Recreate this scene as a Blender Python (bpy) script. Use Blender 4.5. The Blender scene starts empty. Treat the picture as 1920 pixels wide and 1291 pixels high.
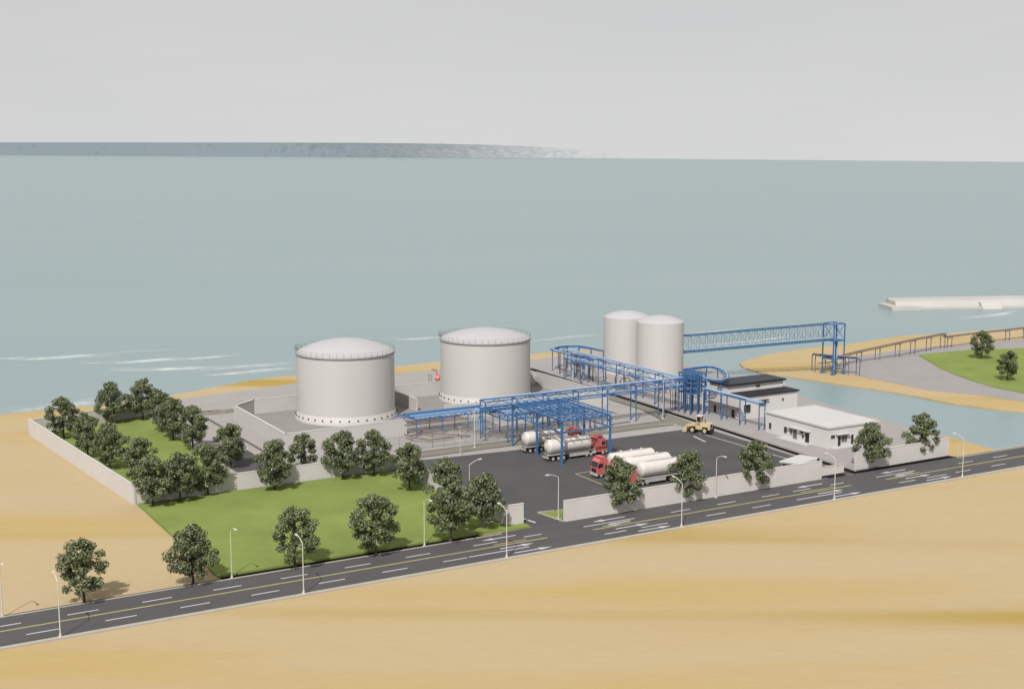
import bpy, bmesh, math, random
from mathutils import Vector, Matrix
random.seed(7)
sc = bpy.context.scene
COL = sc.collection
R = math.radians
PI = math.pi
# ------------------------------------------------------------------ frame
# X runs along the road, Y from the road towards the sea, camera 70 m above (0,0)
F, CX, CY, HZ, H = 2500., 960., 645.5, 267., 70.
TH = math.atan((CY-HZ)/F)
AZ = R(60)
U2 = (math.sin(AZ), math.cos(AZ)); V2 = (-math.cos(AZ), math.sin(AZ))
def g(px, py, z=0.):
    x = (px-CX)/F; y = -(py-CY)/F
    d = (x, math.cos(TH)+y*math.sin(TH), -math.sin(TH)+y*math.cos(TH))
    t = (z-H)/d[2]
    return (d[0]*U2[0]*t+d[1]*U2[1]*t, d[0]*V2[0]*t+d[1]*V2[1]*t)

# ------------------------------------------------------------------ materials
def lin(c):
    c /= 255.
    return c/12.92 if c <= .04045 else ((c+.055)/1.055)**2.4
def A(r, g_, b, k=1.8):
    return tuple(min(.86, lin(x)/k) for x in (r, g_, b))
MATS = {}
def mat(name, rgb, rough=.7, metal=0., var=.08, scale=.4, stretch=(1, 1, 1), bump=0., bscale=8., spec=.3, rgb2=None, coords='Object'):
    m = bpy.data.materials.new(name); m.use_nodes = True
    nt = m.node_tree; N = nt.nodes; L = nt.links
    b = N['Principled BSDF']
    b.inputs['Roughness'].default_value = rough
    b.inputs['Metallic'].default_value = metal
    b.inputs['Specular IOR Level'].default_value = spec
    tc = N.new('ShaderNodeTexCoord'); mp = N.new('ShaderNodeMapping')
    mp.inputs['Scale'].default_value = stretch
    L.new(tc.outputs[coords], mp.inputs['Vector'])
    nz = N.new('ShaderNodeTexNoise'); nz.inputs['Scale'].default_value = scale
    nz.inputs['Detail'].default_value = 6; nz.inputs['Roughness'].default_value = .6
    L.new(mp.outputs[0], nz.inputs['Vector'])
    rp = N.new('ShaderNodeValToRGB')
    rp.color_ramp.elements[0].position = .32; rp.color_ramp.elements[1].position = .68
    c2 = rgb2 if rgb2 else tuple(min(.9, c*(1+var)) for c in rgb)
    c1 = rgb if rgb2 else tuple(c*(1-var) for c in rgb)
    rp.color_ramp.elements[0].color = (*c1, 1); rp.color_ramp.elements[1].color = (*c2, 1)
    L.new(nz.outputs['Fac'], rp.inputs['Fac'])
    L.new(rp.outputs['Color'], b.inputs['Base Color'])
    if bump:
        n2 = N.new('ShaderNodeTexNoise'); n2.inputs['Scale'].default_value = bscale; n2.inputs['Detail'].default_value = 4
        L.new(mp.outputs[0], n2.inputs['Vector'])
        bp = N.new('ShaderNodeBump'); bp.inputs['Strength'].default_value = bump; bp.inputs['Distance'].default_value = .05
        L.new(n2.outputs['Fac'], bp.inputs['Height']); L.new(bp.outputs[0], b.inputs['Normal'])
    MATS[name] = m
    return m
M = {}
M['asphalt'] = mat('asphalt', A(94, 92, 92), .85, var=.11, scale=.09, bump=.15, bscale=30)
M['road'] = mat('road_asphalt', A(98, 96, 96), .85, var=.08, scale=.2, stretch=(.25, 1.5, 1), bump=.15, bscale=30)
M['olive'] = mat('worn_roadway', A(150, 144, 132), .9, var=.07, scale=.3)
M['paving'] = mat('paving', A(186, 180, 175), .85, var=.05, scale=.12)
M['paving_far'] = mat('gravel_paving', A(178, 172, 170), .85, var=.05, scale=.12)
M['yard'] = mat('yard_paving', A(183, 176, 174), .85, var=.04, scale=.15)
M['dark'] = mat('shade_black', (.012, .011, .011), .95, var=.2, scale=.8, spec=0)  # near-black colour standing in for shade along ground edges
M['drain'] = mat('drain_grate', A(120, 112, 100), .9, var=.12, scale=.6)
M['grass'] = mat('lawn_grass', A(146, 163, 88), .95, var=.13, scale=.09, bump=.5, bscale=6, spec=.1)
M['kerb'] = mat('kerb_stone', A(205, 196, 180), .8, var=.06, scale=.5)
M['white_paint'] = mat('white_paint', A(225, 222, 226), .6, var=.08, scale=1.5)
M['yellow_paint'] = mat('yellow_paint', A(196, 184, 128), .6, var=.08, scale=1.5)
M['wall'] = mat('wall_render', A(214, 208, 203, 1.42), .85, var=.035, scale=.22)
M['coping'] = mat('coping_stone', A(222, 218, 212, 1.6), .8, var=.04, scale=.4)
M['bund'] = mat('bund_concrete', A(214, 210, 205, 1.6), .85, var=.045, scale=.25)
M['tank'] = mat('tank_paint', A(210, 206, 201, 1.47), .5, var=.02, scale=.15, stretch=(1, 1, .12), spec=.35)
M['dome'] = mat('dome_paint', A(212, 210, 210, 1.8), .55, var=.02, scale=.2)
M['steel'] = mat('grey_steel', A(128, 128, 128), .5, .3, var=.1, scale=.8)
M['rail'] = mat('rail_steel', A(160, 158, 156), .5, .2, var=.1, scale=.8)
M['vent'] = mat('vent_dark', (.02, .02, .022), .8, var=.1)
M['blue'] = mat('blue_steel', A(72, 118, 170, 1.5), .45, var=.12, scale=.5, spec=.4)
M['blue_dark'] = mat('blue_steel_dark', A(48, 84, 132, 1.55), .5, var=.12, scale=.5, spec=.4)
M['bridge'] = mat('bridge_steel', A(74, 116, 150, 1.6), .5, var=.1, scale=.5)
M['pipe_blue'] = mat('pale_blue_pipe', A(168, 192, 220, 1.5), .35, var=.08, scale=.6, spec=.5)
M['pipe_brown'] = mat('brown_pipe', A(134, 118, 104, 1.6), .5, var=.12, scale=.8)
M['pipe_grey'] = mat('grey_pipe', A(150, 144, 142, 1.6), .45, var=.1, scale=.8)
M['white'] = mat('white_enamel', A(226, 219, 212, 1.5), .35, var=.03, scale=.7, spec=.5)
M['red'] = mat('red_enamel', A(206, 108, 104, 1.45), .45, var=.06, scale=1., spec=.5)
M['rubber'] = mat('tyre_rubber', (.016, .015, .015), .85, var=.15)
M['chassis'] = mat('chassis_grey', A(190, 186, 182, 1.5), .5, var=.08, scale=1.2)
M['black'] = mat('black_trim', (.015, .015, .017), .6, var=.1)
M['glass'] = mat('dark_glass', (.02, .024, .03), .08, var=.05, spec=.8)
M['loader'] = mat('loader_yellow', A(228, 206, 162, 1.65), .45, var=.08, scale=1., spec=.4)
M['bwall'] = mat('building_render', A(218, 214, 211, 1.4), .8, var=.03, scale=.3)
M['broof'] = mat('white_roofing', A(223, 221, 219, 1.7), .7, var=.03, scale=.25)
M['droof'] = mat('dark_roofing', A(44, 44, 50, 1.8), .65, var=.15, scale=.5)
M['canopyroof'] = mat('brown_canopy', A(140, 128, 122, 1.8), .7, var=.08)
M['door'] = mat('grey_door', A(120, 116, 112, 1.7), .5, var=.08)
M['doordark'] = mat('dark_door', A(60, 56, 52, 1.7), .5, var=.1)
M['lamp'] = mat('lamp_paint', A(220, 212, 200, 1.5), .45, var=.03, spec=.4)
M['bark'] = mat('bark', (.055, .042, .032), .9, var=.2, scale=3.)
M['pier'] = mat('pier_concrete', A(212, 208, 202, 1.7), .85, var=.05, scale=.06)
M['post_grey'] = mat('mauve_grey_steel', A(128, 122, 138, 1.5), .55, var=.1)
M['hill'] = None

def leaf_mat():
    m = bpy.data.materials.new('leaves'); m.use_nodes = True
    nt = m.node_tree; N = nt.nodes; L = nt.links; b = N['Principled BSDF']
    geo = N.new('ShaderNodeNewGeometry')
    rp = N.new('ShaderNodeValToRGB'); cr = rp.color_ramp
    cr.elements[0].color = (.045, .06, .02, 1); cr.elements[1].color = (.19, .21, .115, 1)
    e = cr.elements.new(.5); e.color = (.105, .125, .058, 1)
    L.new(geo.outputs['Random Per Island'], rp.inputs['Fac'])
    tc = N.new('ShaderNodeTexCoord'); nz = N.new('ShaderNodeTexNoise'); nz.inputs['Scale'].default_value = .55
    L.new(tc.outputs['Object'], nz.inputs['Vector'])
    mx = N.new('ShaderNodeMix'); mx.data_type = 'RGBA'; mx.blend_type = 'MULTIPLY'; mx.inputs[0].default_value = .7
    r2 = N.new('ShaderNodeValToRGB'); r2.color_ramp.elements[0].position = .35; r2.color_ramp.elements[1].position = .65
    r2.color_ramp.elements[0].color = (.66, .68, .62, 1); r2.color_ramp.elements[1].color = (1.2, 1.18, 1.18, 1)
    L.new(nz.outputs['Fac'], r2.inputs['Fac'])
    L.new(rp.outputs['Color'], mx.inputs[6]); L.new(r2.outputs['Color'], mx.inputs[7])
    L.new(mx.outputs[2], b.inputs['Base Color'])
    b.inputs['Roughness'].default_value = .5; b.inputs['Specular IOR Level'].default_value = .35
    return m
M['leaf'] = leaf_mat()

def sand_mat():
    m = bpy.data.materials.new('sand'); m.use_nodes = True
    nt = m.node_tree; N = nt.nodes; L = nt.links; b = N['Principled BSDF']
    b.inputs['Roughness'].default_value = .95; b.inputs['Specular IOR Level'].default_value = .1
    tc = N.new('ShaderNodeTexCoord')
    def noise(rot, scl, scale, detail, lo, hi):
        mp0 = N.new('ShaderNodeMapping'); mp0.inputs['Rotation'].default_value = (0, 0, R(rot))
        mp = N.new('ShaderNodeMapping'); mp.inputs['Scale'].default_value = scl
        nz = N.new('ShaderNodeTexNoise'); nz.inputs['Scale'].default_value = scale; nz.inputs['Detail'].default_value = detail
        nz.inputs['Roughness'].default_value = .5
        mr = N.new('ShaderNodeMapRange'); mr.inputs[1].default_value = lo; mr.inputs[2].default_value = hi; mr.interpolation_type = 'SMOOTHSTEP'
        L.new(tc.outputs['Object'], mp0.inputs['Vector']); L.new(mp0.outputs[0], mp.inputs['Vector'])
        L.new(mp.outputs[0], nz.inputs['Vector']); L.new(nz.outputs['Fac'], mr.inputs[0])
        return mr.outputs[0]
    def mix(fac, a, c):
        mx = N.new('ShaderNodeMix'); mx.data_type = 'RGBA'
        L.new(fac, mx.inputs[0])
        for s, x in ((6, a), (7, c)):
            if isinstance(x, tuple): mx.inputs[s].default_value = (*x, 1)
            else: L.new(x, mx.inputs[s])
        return mx.outputs[2]
    f1 = noise(28, (.12, .55, 1), .07, 3, .43, .74)
    f2 = noise(31, (.07, .9, 1), .045, 2, .55, .78)
    f3 = noise(27, (.3, 1., 1), .8, 5, .3, .7)
    f4 = noise(30, (.1, .6, 1), .06, 3, .45, .75)
    c = mix(f1, A(211, 188, 147, 1.72), A(210, 182, 121, 1.73))
    c = mix(f2, c, A(192, 162, 70, 1.8))
    c = mix(f4, c, A(213, 190, 154, 1.75))
    mx = N.new('ShaderNodeMix'); mx.data_type = 'RGBA'; mx.blend_type = 'MULTIPLY'; mx.inputs[0].default_value = .12
    rp = N.new('ShaderNodeValToRGB'); rp.color_ramp.elements[0].color = (.7, .7, .7, 1)
    L.new(f3, rp.inputs[0]); L.new(c, mx.inputs[6]); L.new(rp.outputs[0], mx.inputs[7])
    L.new(mx.outputs[2], b.inputs['Base Color'])
    n2 = N.new('ShaderNodeTexNoise'); n2.inputs['Scale'].default_value = 1.5; n2.inputs['Detail'].default_value = 6
    L.new(tc.outputs['Object'], n2.inputs['Vector'])
    bp = N.new('ShaderNodeBump'); bp.inputs['Strength'].default_value = .25; bp.inputs['Distance'].default_value = .15
    L.new(n2.outputs['Fac'], bp.inputs['Height']); L.new(bp.outputs[0], b.inputs['Normal'])
    return m
M['sand'] = sand_mat()

def sea_mat():
    m = bpy.data.materials.new('sea_water'); m.use_nodes = True
    nt = m.node_tree; N = nt.nodes; L = nt.links; b = N['Principled BSDF']
    b.inputs['Roughness'].default_value = .32; b.inputs['Specular IOR Level'].default_value = .35
    tc = N.new('ShaderNodeTexCoord')
    mp0 = N.new('ShaderNodeMapping'); mp0.inputs['Rotation'].default_value = (0, 0, R(20))
    mp = N.new('ShaderNodeMapping'); mp.inputs['Scale'].default_value = (.15, 1, 1)
    L.new(tc.outputs['Object'], mp0.inputs['Vector']); L.new(mp0.outputs[0], mp.inputs['Vector'])
    nz = N.new('ShaderNodeTexNoise'); nz.inputs['Scale'].default_value = .012; nz.inputs['Detail'].default_value = 8; nz.inputs['Roughness'].default_value = .6
    L.new(mp.outputs[0], nz.inputs['Vector'])
    rp = N.new('ShaderNodeValToRGB'); rp.color_ramp.elements[0].position = .3; rp.color_ramp.elements[1].position = .72
    rp.color_ramp.elements[0].color = (*A(160, 184, 186, 2.0), 1); rp.color_ramp.elements[1].color = (*A(169, 189, 191, 2.0), 1)
    L.new(nz.outputs['Fac'], rp.inputs[0]); L.new(rp.outputs[0], b.inputs['Base Color'])
    n2 = N.new('ShaderNodeTexNoise'); n2.inputs['Scale'].default_value = .35; n2.inputs['Detail'].default_value = 5
    L.new(mp0.outputs[0], n2.inputs['Vector'])
    bp = N.new('ShaderNodeBump'); bp.inputs['Strength'].default_value = .12; bp.inputs['Distance'].default_value = .3
    L.new(n2.outputs['Fac'], bp.inputs['Height']); L.new(bp.outputs[0], b.inputs['Normal'])
    return m
M['sea'] = sea_mat()

def foam_mat(name, rgb, lo, hi, scale, stretch, rot):
    m = bpy.data.materials.new(name); m.use_nodes = True
    nt = m.node_tree; N = nt.nodes; L = nt.links; b = N['Principled BSDF']
    b.inputs['Base Color'].default_value = (*rgb, 1); b.inputs['Roughness'].default_value = .8
    tc = N.new('ShaderNodeTexCoord')
    mp0 = N.new('ShaderNodeMapping'); mp0.inputs['Rotation'].default_value = (0, 0, R(rot))
    mp = N.new('ShaderNodeMapping'); mp.inputs['Scale'].default_value = stretch
    L.new(tc.outputs['Object'], mp0.inputs['Vector']); L.new(mp0.outputs[0], mp.inputs['Vector'])
    nz = N.new('ShaderNodeTexNoise'); nz.inputs['Scale'].default_value = scale; nz.inputs['Detail'].default_value = 6
    L.new(mp.outputs[0], nz.inputs['Vector'])
    mr = N.new('ShaderNodeMapRange'); mr.inputs[1].default_value = lo; mr.inputs[2].default_value = hi
    L.new(nz.outputs['Fac'], mr.inputs[0])
    at = N.new('ShaderNodeAttribute'); at.attribute_name = 'cover'
    mu = N.new('ShaderNodeMath'); mu.operation = 'MULTIPLY'; L.new(mr.outputs[0], mu.inputs[0]); L.new(at.outputs['Fac'], mu.inputs[1])
    L.new(mu.outputs[0], b.inputs['Alpha'])
    return m
M['foam'] = foam_mat('foam', A(220, 226, 226, 1.5), .24, .6, .25, (.12, 1, 1), -5)

# ------------------------------------------------------------------ mesh builder
def world_loc(o):
    v = Vector((0, 0, 0))
    while o: v += o.location; o = o.parent
    return v
class MB:
    def __init__(s): s.v = []; s.f = []
    def add(s, vs, fs):
        n = len(s.v); s.v += [tuple(x) for x in vs]; s.f += [tuple(i+n for i in f) for f in fs]; return s
    def box(s, a, b):
        x0, y0, z0 = a; x1, y1, z1 = b
        return s.add([(x0,y0,z0),(x1,y0,z0),(x1,y1,z0),(x0,y1,z0),(x0,y0,z1),(x1,y0,z1),(x1,y1,z1),(x0,y1,z1)],
                     [(0,3,2,1),(4,5,6,7),(0,1,5,4),(1,2,6,5),(2,3,7,6),(3,0,4,7)])
    def frame(s, p, q):
        d = (Vector(q)-Vector(p)); L_ = d.length; d.normalize()
        up = Vector((0,0,1)) if abs(d.z) < .95 else Vector((1,0,0))
        a = d.cross(up).normalized(); b = a.cross(d).normalized()
        return d, a, b, L_
    def beam(s, p, q, w, h):
        d, a, b, _ = s.frame(p, q); p = Vector(p); q = Vector(q)
        vs = []
        for c in (p, q):
            for i, j in ((-1,-1),(1,-1),(1,1),(-1,1)): vs.append(c+a*(i*w/2)+b*(j*h/2))
        return s.add(vs, [(0,1,2,3),(7,6,5,4),(0,4,5,1),(1,5,6,2),(2,6,7,3),(3,7,4,0)])
    def tube(s, p, q, r, n=10, r2=None, caps=True):
        r2 = r if r2 is None else r2
        d, a, b, _ = s.frame(p, q); p = Vector(p); q = Vector(q); vs = []
        for c, rr in ((p, r), (q, r2)):
            for i in range(n):
                t = 2*PI*i/n; vs.append(c+a*(math.cos(t)*rr)+b*(math.sin(t)*rr))
        fs = [(i, (i+1) % n, n+(i+1) % n, n+i) for i in range(n)]
        if caps: fs += [tuple(range(n))[::-1], tuple(range(n, 2*n))]
        return s.add(vs, fs)
    def path(s, pts, r, n=8):
        for p, q in zip(pts, pts[1:]): s.tube(p, q, r, n)
        return s
    def beams(s, pts, w, h):
        for p, q in zip(pts, pts[1:]): s.beam(p, q, w, h)
        return s
    def prism(s, poly, z0, z1):
        ar = sum(poly[i][0]*poly[(i+1) % len(poly)][1]-poly[(i+1) % len(poly)][0]*poly[i][1] for i in range(len(poly)))
        if ar < 0: poly = poly[::-1]
        n = len(poly)
        vs = [(x, y, z0) for x, y in poly]+[(x, y, z1) for x, y in poly]
        return s.add(vs, [tuple(range(n))[::-1], tuple(range(n, 2*n))]+[(i, (i+1) % n, n+(i+1) % n, n+i) for i in range(n)])
    def sheet(s, poly, z):
        ar = sum(poly[i][0]*poly[(i+1) % len(poly)][1]-poly[(i+1) % len(poly)][0]*poly[i][1] for i in range(len(poly)))
        if ar < 0: poly = poly[::-1]
        return s.add([(x, y, z) for x, y in poly], [tuple(range(len(poly)))])
    def lathe(s, prof, c=(0,0,0), n=64, axis='z', cap=True):
        vs = []; k = len(prof)
        for i in range(n):
            t = 2*PI*i/n
            for r, h in prof:
                if axis == 'z': vs.append((c[0]+r*math.cos(t), c[1]+r*math.sin(t), c[2]+h))
                else: vs.append((c[0]+h, c[1]+r*math.cos(t), c[2]+r*math.sin(t)))
        fs = []
        for i in range(n):
            j = (i+1) % n
            for a in range(k-1):
                fs.append((i*k+a, j*k+a, j*k+a+1, i*k+a+1))
        return s.add(vs, fs)
    def build(s, name, m, parent=None, smooth=False, origin=None):
        me = bpy.data.meshes.new(name)
        if parent is not None: o_ = world_loc(parent)
        elif origin is not None: o_ = Vector(origin)
        else:
            xs = [p[0] for p in s.v]; ys = [p[1] for p in s.v]; zs = [p[2] for p in s.v]
            o_ = Vector(((min(xs)+max(xs))/2, (min(ys)+max(ys))/2, min(zs)))
        me.from_pydata([(p[0]-o_.x, p[1]-o_.y, p[2]-o_.z) for p in s.v], [], s.f)
        me.materials.append(m)
        bm = bmesh.new(); bm.from_mesh(me)
        bmesh.ops.remove_doubles(bm, verts=bm.verts, dist=1e-5)
        bmesh.ops.recalc_face_normals(bm, faces=bm.faces)
        bm.to_mesh(me); bm.free()
        if smooth:
            me.polygons.foreach_set('use_smooth', [True]*len(me.polygons))
            me.set_sharp_from_angle(angle=R(35))
        o = bpy.data.objects.new(name, me); COL.objects.link(o)
        if parent is not None: o.parent = parent
        else: o.location = o_
        return o
def tag(o, label=None, cat=None, group=None, kind=None):
    if label: o['label'] = label
    if cat: o['category'] = cat
    if group: o['group'] = group
    if kind: o['kind'] = kind
    return o
def thing(name, loc, label, cat, group=None):
    o = bpy.data.objects.new(name, None); COL.objects.link(o); o.location = loc; o.empty_display_size = .5
    return tag(o, label, cat, group)
def copy_tree(o, parent=None):
    c = o.copy(); COL.objects.link(c); c.parent = parent
    for ch in list(o.children): copy_tree(ch, c)
    return c
def place(proto, first, loc, rz, label, group=None, scale=None):
    o = proto if first else copy_tree(proto)
    o.location = loc; o.rotation_euler = (0, 0, rz); o['label'] = label
    if group: o['group'] = group
    if scale: o.scale = (scale,)*3
    return o
def struct(o): o['kind'] = 'structure'; return o

# ------------------------------------------------------------------ ground, sea, sky
def smooth_line(pts, k=6, amp=.5):
    out = []
    for i in range(len(pts)-1):
        p0 = pts[max(0, i-1)]; p1 = pts[i]; p2 = pts[i+1]; p3 = pts[min(len(pts)-1, i+2)]
        for j in range(k):
            t = j/k
            q = tuple(.5*((2*p1[a])+(-p0[a]+p2[a])*t+(2*p0[a]-5*p1[a]+4*p2[a]-p3[a])*t*t+(-p0[a]+3*p1[a]-3*p2[a]+p3[a])*t**3) for a in (0, 1))
            out.append((q[0]+random.uniform(-amp, amp), q[1]+random.uniform(-amp, amp)))
    out.append(pts[-1]); return out
shore = [g(825, 677), g(740, 687), g(560, 702), g(475, 712), g(322, 740), g(175, 760), g(60, 771), g(0, 777), (20, 358), (-60, 352), (-250, 345), (-600, 340)]
east = [(246.2, 203.6), (248.5, 219.8), (249, 243.6), (252.8, 277), (256.4, 308), (257, 330), (258, 352), (250, 374), (227, 379)]
poly = [(-600, -400), (1500, -400), (1500, 203.3), (254, 203.3)]+smooth_line(east, 5, .25)+smooth_line(shore, 6, .35)
mb = MB(); mb.prism(poly, -1.5, 0)
struct(mb.build('sand', M['sand'], origin=(0, 0, 0)))
mb = MB(); mb.sheet([g(-900, 286), g(0, 290), g(640, 292), g(1280, 298), g(1920, 303.5), g(3000, 312), (3000, -400), (-3000, -400), (-3000, 6000)], -.35)
struct(mb.build('sea', M['sea'], origin=(0, 0, 0)))

# right-hand spit of land beyond the canal
up = [(1386, 681), (1412, 672), (1440, 664), (1515, 653), (1590, 645), (1690, 630), (1790, 624), (1840, 619), (1920, 614), (2100, 598)]
lo = [(1920, 773), (1790, 756), (1690, 737), (1590, 722), (1490, 707), (1440, 700), (1400, 690), (1386, 681)]
spit = smooth_line([g(*p) for p in up], 5, .3)+[(520, 240), (420, 215)]+smooth_line([g(*p) for p in lo], 5, .3)
mb = MB(); mb.prism(spit, -1.5, .02); struct(mb.build('sand_spit', M['sand'], origin=(60, 25, 0)))
pv = [(1580, 683), (1602, 668), (1690, 656), (1765, 649), (1840, 643), (1920, 636), (2100, 622)]
pl = [(1920, 753), (1840, 741), (1740, 731), (1640, 711), (1600, 703), (1584, 699)]
mb = MB(); mb.sheet([g(*p) for p in pv]+[(500, 245), (420, 222)]+[g(*p) for p in pl], .06)
struct(mb.build('gravel', M['paving_far'], origin=(0, 0, 0)))
gr = [(1722, 666), (1765, 661), (1815, 657), (1920, 653), (2080, 646)]
gl = [(1920, 738), (1865, 727), (1815, 712), (1765, 692)]
mb = MB(); mb.prism([g(*p) for p in gr]+[(470, 255), (400, 230)]+[g(*p) for p in gl], -.2, .22)
struct(mb.build('grass_field', M['grass']))

# compound paving and yards
WF = g(253, 946); WB = g(56, 815)
mb = MB(); mb.sheet([(WF[0], 256), (118, 256), (118, 203.6), (203.4, 203.6), (205.5, 257), (211, 355), (240, 357), (254, 352), (254, 368), (240, 372), (225, 367.5), (138.8, 366), (100.5, 359), (93, 342), (WB[0], WB[1])], .06)
struct(mb.build('paving', M['paving'], origin=(0, 0, 0)))
plat = [(203.8, 205.3), (232.4, 205.6), (247, 220), (247.6, 243), (251.4, 277), (255, 308), (255.6, 332), (256, 352), (240, 368), (211.8, 366), (211.2, 353), (208.2, 282)]
mb = MB(); mb.prism(plat, .0, .38); struct(mb.build('pavement', M['yard'], origin=(0, 0, 0)))
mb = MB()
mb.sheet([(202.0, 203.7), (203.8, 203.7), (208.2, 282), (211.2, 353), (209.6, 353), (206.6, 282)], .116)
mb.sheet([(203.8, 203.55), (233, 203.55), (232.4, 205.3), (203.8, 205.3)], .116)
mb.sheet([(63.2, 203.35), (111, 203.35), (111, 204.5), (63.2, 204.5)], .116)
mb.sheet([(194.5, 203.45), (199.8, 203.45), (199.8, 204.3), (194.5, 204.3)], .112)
struct(mb.build('edge_shade', M['dark'], origin=(0, 0, 0)))  # flat strips painting the shade along platform, wall, lawn and gate edges
# service roads inside
mb = MB()
mb.sheet([(121, 263.8), (199.5, 263.8), (199.5, 268.4), (121, 268.4)], .10)
mb.sheet([(199.5, 257.6), (203.6, 257.6), (206.6, 282), (209.6, 353), (205.6, 353), (203., 282), (199.5, 268.4)], .10)
mb.sheet([(91, 333.5), (204, 333.5), (204, 338.5), (91, 338.5)], .10)
struct(mb.build('service_road', M['olive'], origin=(0, 0, 0)))
mb = MB()
for a, b in (((121, 263.6), (199, 263.6)), ((121, 268.4), (199, 268.4)), ((199.6, 268.5), (203., 282)), ((203., 282), (205.8, 352)), ((100, 338.6), (106, 338.6)), ((99.9, 284), (99.9, 328)), ((91, 338.4), (104, 338.4))):
    d = Vector((b[0]-a[0], b[1]-a[1])).normalized(); nrm = Vector((-d.y, d.x))*.42
    mb.sheet([(a[0]-nrm.x, a[1]-nrm.y), (b[0]-nrm.x, b[1]-nrm.y), (b[0]+nrm.x, b[1]+nrm.y), (a[0]+nrm.x, a[1]+nrm.y)], .108)
struct(mb.build('drain', M['drain'], origin=(0, 0, 0)))
mb = MB()
mb.sheet([(118.3, 206.5), (120.9, 206.5), (122.3, 202.9), (129.4, 202.9), (129.2, 204.), (202, 204.), (203.6, 257.6), (190.5, 257.6), (172, 257.9), (148, 259.2), (128.6, 261.), (118.3, 262)], .104)
mb.sheet([(88.3, 256.2), (97, 256.2), (97, 290), (88.3, 290)], .104)
mb.sheet([(97, 256.2), (118.0, 256.2), (118.0, 262), (97, 262)], .104)
yard = struct(mb.build('asphalt_yard', M['asphalt'], origin=(0, 0, 0)))
# lawns
mb = MB(); mb.prism([(62.9, 204.5), (115, 204.5), (121.3, 203.6), (121.6, 205.6), (117.8, 206.6), (117.8, 255.2), (63.0, 255.2)], 0, .45); struct(mb.build('lawn', M['grass']))
mb = MB(); mb.prism([(WF[0]+.1, 256.2), (87.0, 256.2), (87.0, 340), (WB[0]+.2, WB[1]-.3)], 0, .2); struct(mb.build('garden_lawn', M['grass']))
mb = MB(); mb.prism([(128.0, 211.2), (128.9, 204.6), (133, 210.3)], 0, .24); struct(mb.build('grass_island', M['grass']))
mb = MB(); mb.beam((127.75, 211.4, .18), (128.75, 203.9, .18), .22, .3); mb.beam((127.75, 211.4, .18), (133, 210.45, .18), .22, .3)
mb.beam((87.2, 256.4, .14), (87.2, 331, .14), .25, .22); mb.beam((97.2, 262, .14), (97.2, 331, .14), .3, .22)
mb.beam((203.75, 205, .13), (208.15, 282, .13), .12, .2)
struct(mb.build('kerb', M['kerb']))

# road
V0, V1 = 190.2, 202.7
mb = MB(); mb.sheet([(-250, V0), (900, V0), (900, V1+1.0), (-250, V1+1.0)], .11)
road = struct(mb.build('road', M['road'], origin=(0, 0, .11)))
mb = MB(); mb.box((-250, 189.4, -.6), (900, V0, .26)); mb.build('kerb', M['kerb'], road)
mb = MB()
for a, b in ((-250, 63), (63, 115), (232.5, 900)): mb.box((a, V1+.02, 0), (b, V1+.32, .2))
mb.build('kerb', M['kerb'], road)
mb = MB(); mb.box((245, V1+.35, -1.5), (900, V1+1.6, .105)); mb.build('embankment', M['kerb'], road)
zl = .116
def strip(mb, u0, u1, v, w): mb.sheet([(u0, v-w/2), (u1, v-w/2), (u1, v+w/2), (u0, v+w/2)], zl)
gaps = [(120.9, 130.7), (194.5, 204.3)]
mb = MB(); strip(mb, -250, 120.9, 196.8, .42); strip(mb, 130.7, 194.5, 196.8, .42); strip(mb, 204.3, 900, 196.8, .42)
for u0, u1 in ((110.5, 117.2), (133.4, 139.6), (181.5, 190.5), (207.5, 215)):
    strip(mb, u0, u1, 197.75, .3)
mb.build('centre_line', M['yellow_paint'], road)
mb = MB()
def inzone(u0, u1): return any(u1 > a-17 and u0 < b+14 for a, b in gaps)
for k in range(-25, 70):
    for v, off in ((199.0, 49.2), (193.7, 42.4)):
        u0 = off+11.2*k; u1 = u0+4.6
        if not inzone(u0, u1): strip(mb, u0, u1, v, .32)
for a, b in gaps:
    strip(mb, a-17.5, a-5.5, 193.8, .36); strip(mb, a-3.5, a+.2, 199.2, .32); strip(mb, a-13.8, a-9., 199.1, .32)
    strip(mb, b-.5, b+11, 199.2, .34); strip(mb, b+.3, b+5, 193.4, .34); strip(mb, b+8.5, b+14.5, 193.5, .32)
def arrow(mb, u, v, d, L_=6.4):
    w = .2
    a = u; b = u+d*L_*.66; c = u+d*L_
    mb.sheet([(a, v-w), (b, v-w), (b, v+w), (a, v+w)], zl)
    mb.sheet([(b, v-.62), (c, v), (b, v+.62)], zl)
def arrow_turn(mb, u, v, d, s, L_=6.2):
    w = .2
    mb.sheet([(u, v-w), (u+d*L_*.7, v-w), (u+d*L_*.7, v+w), (u, v+w)], zl)
    mb.sheet([(u+d*L_*.5, v+s*w), (u+d*L_*.72, v+s*w), (u+d*L_*.72, v+s*.7), (u+d*L_*.5, v+s*.7)], zl)
    mb.sheet([(u+d*L_*.36, v+s*.68), (u+d*L_*.88, v+s*.68), (u+d*L_*.62, v+s*1.25)], zl)
for a, b in gaps:
    arrow(mb, a-4.2, 200.9, -1, 7.); arrow(mb, a-10.6, 195.2, 1, 6.8); arrow(mb, a-9.6, 191.9, 1, 7.6)
    arrow(mb, b+10., 201., -1, 7.4); arrow_turn(mb, b+9.4, 198.3, -1, -1, 7.); arrow(mb, b+4., 195.2, 1, 7.4); arrow(mb, b+6.6, 191.9, 1, 7.4)
mb.build('lane_marking', M['white_paint'], road)
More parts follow.
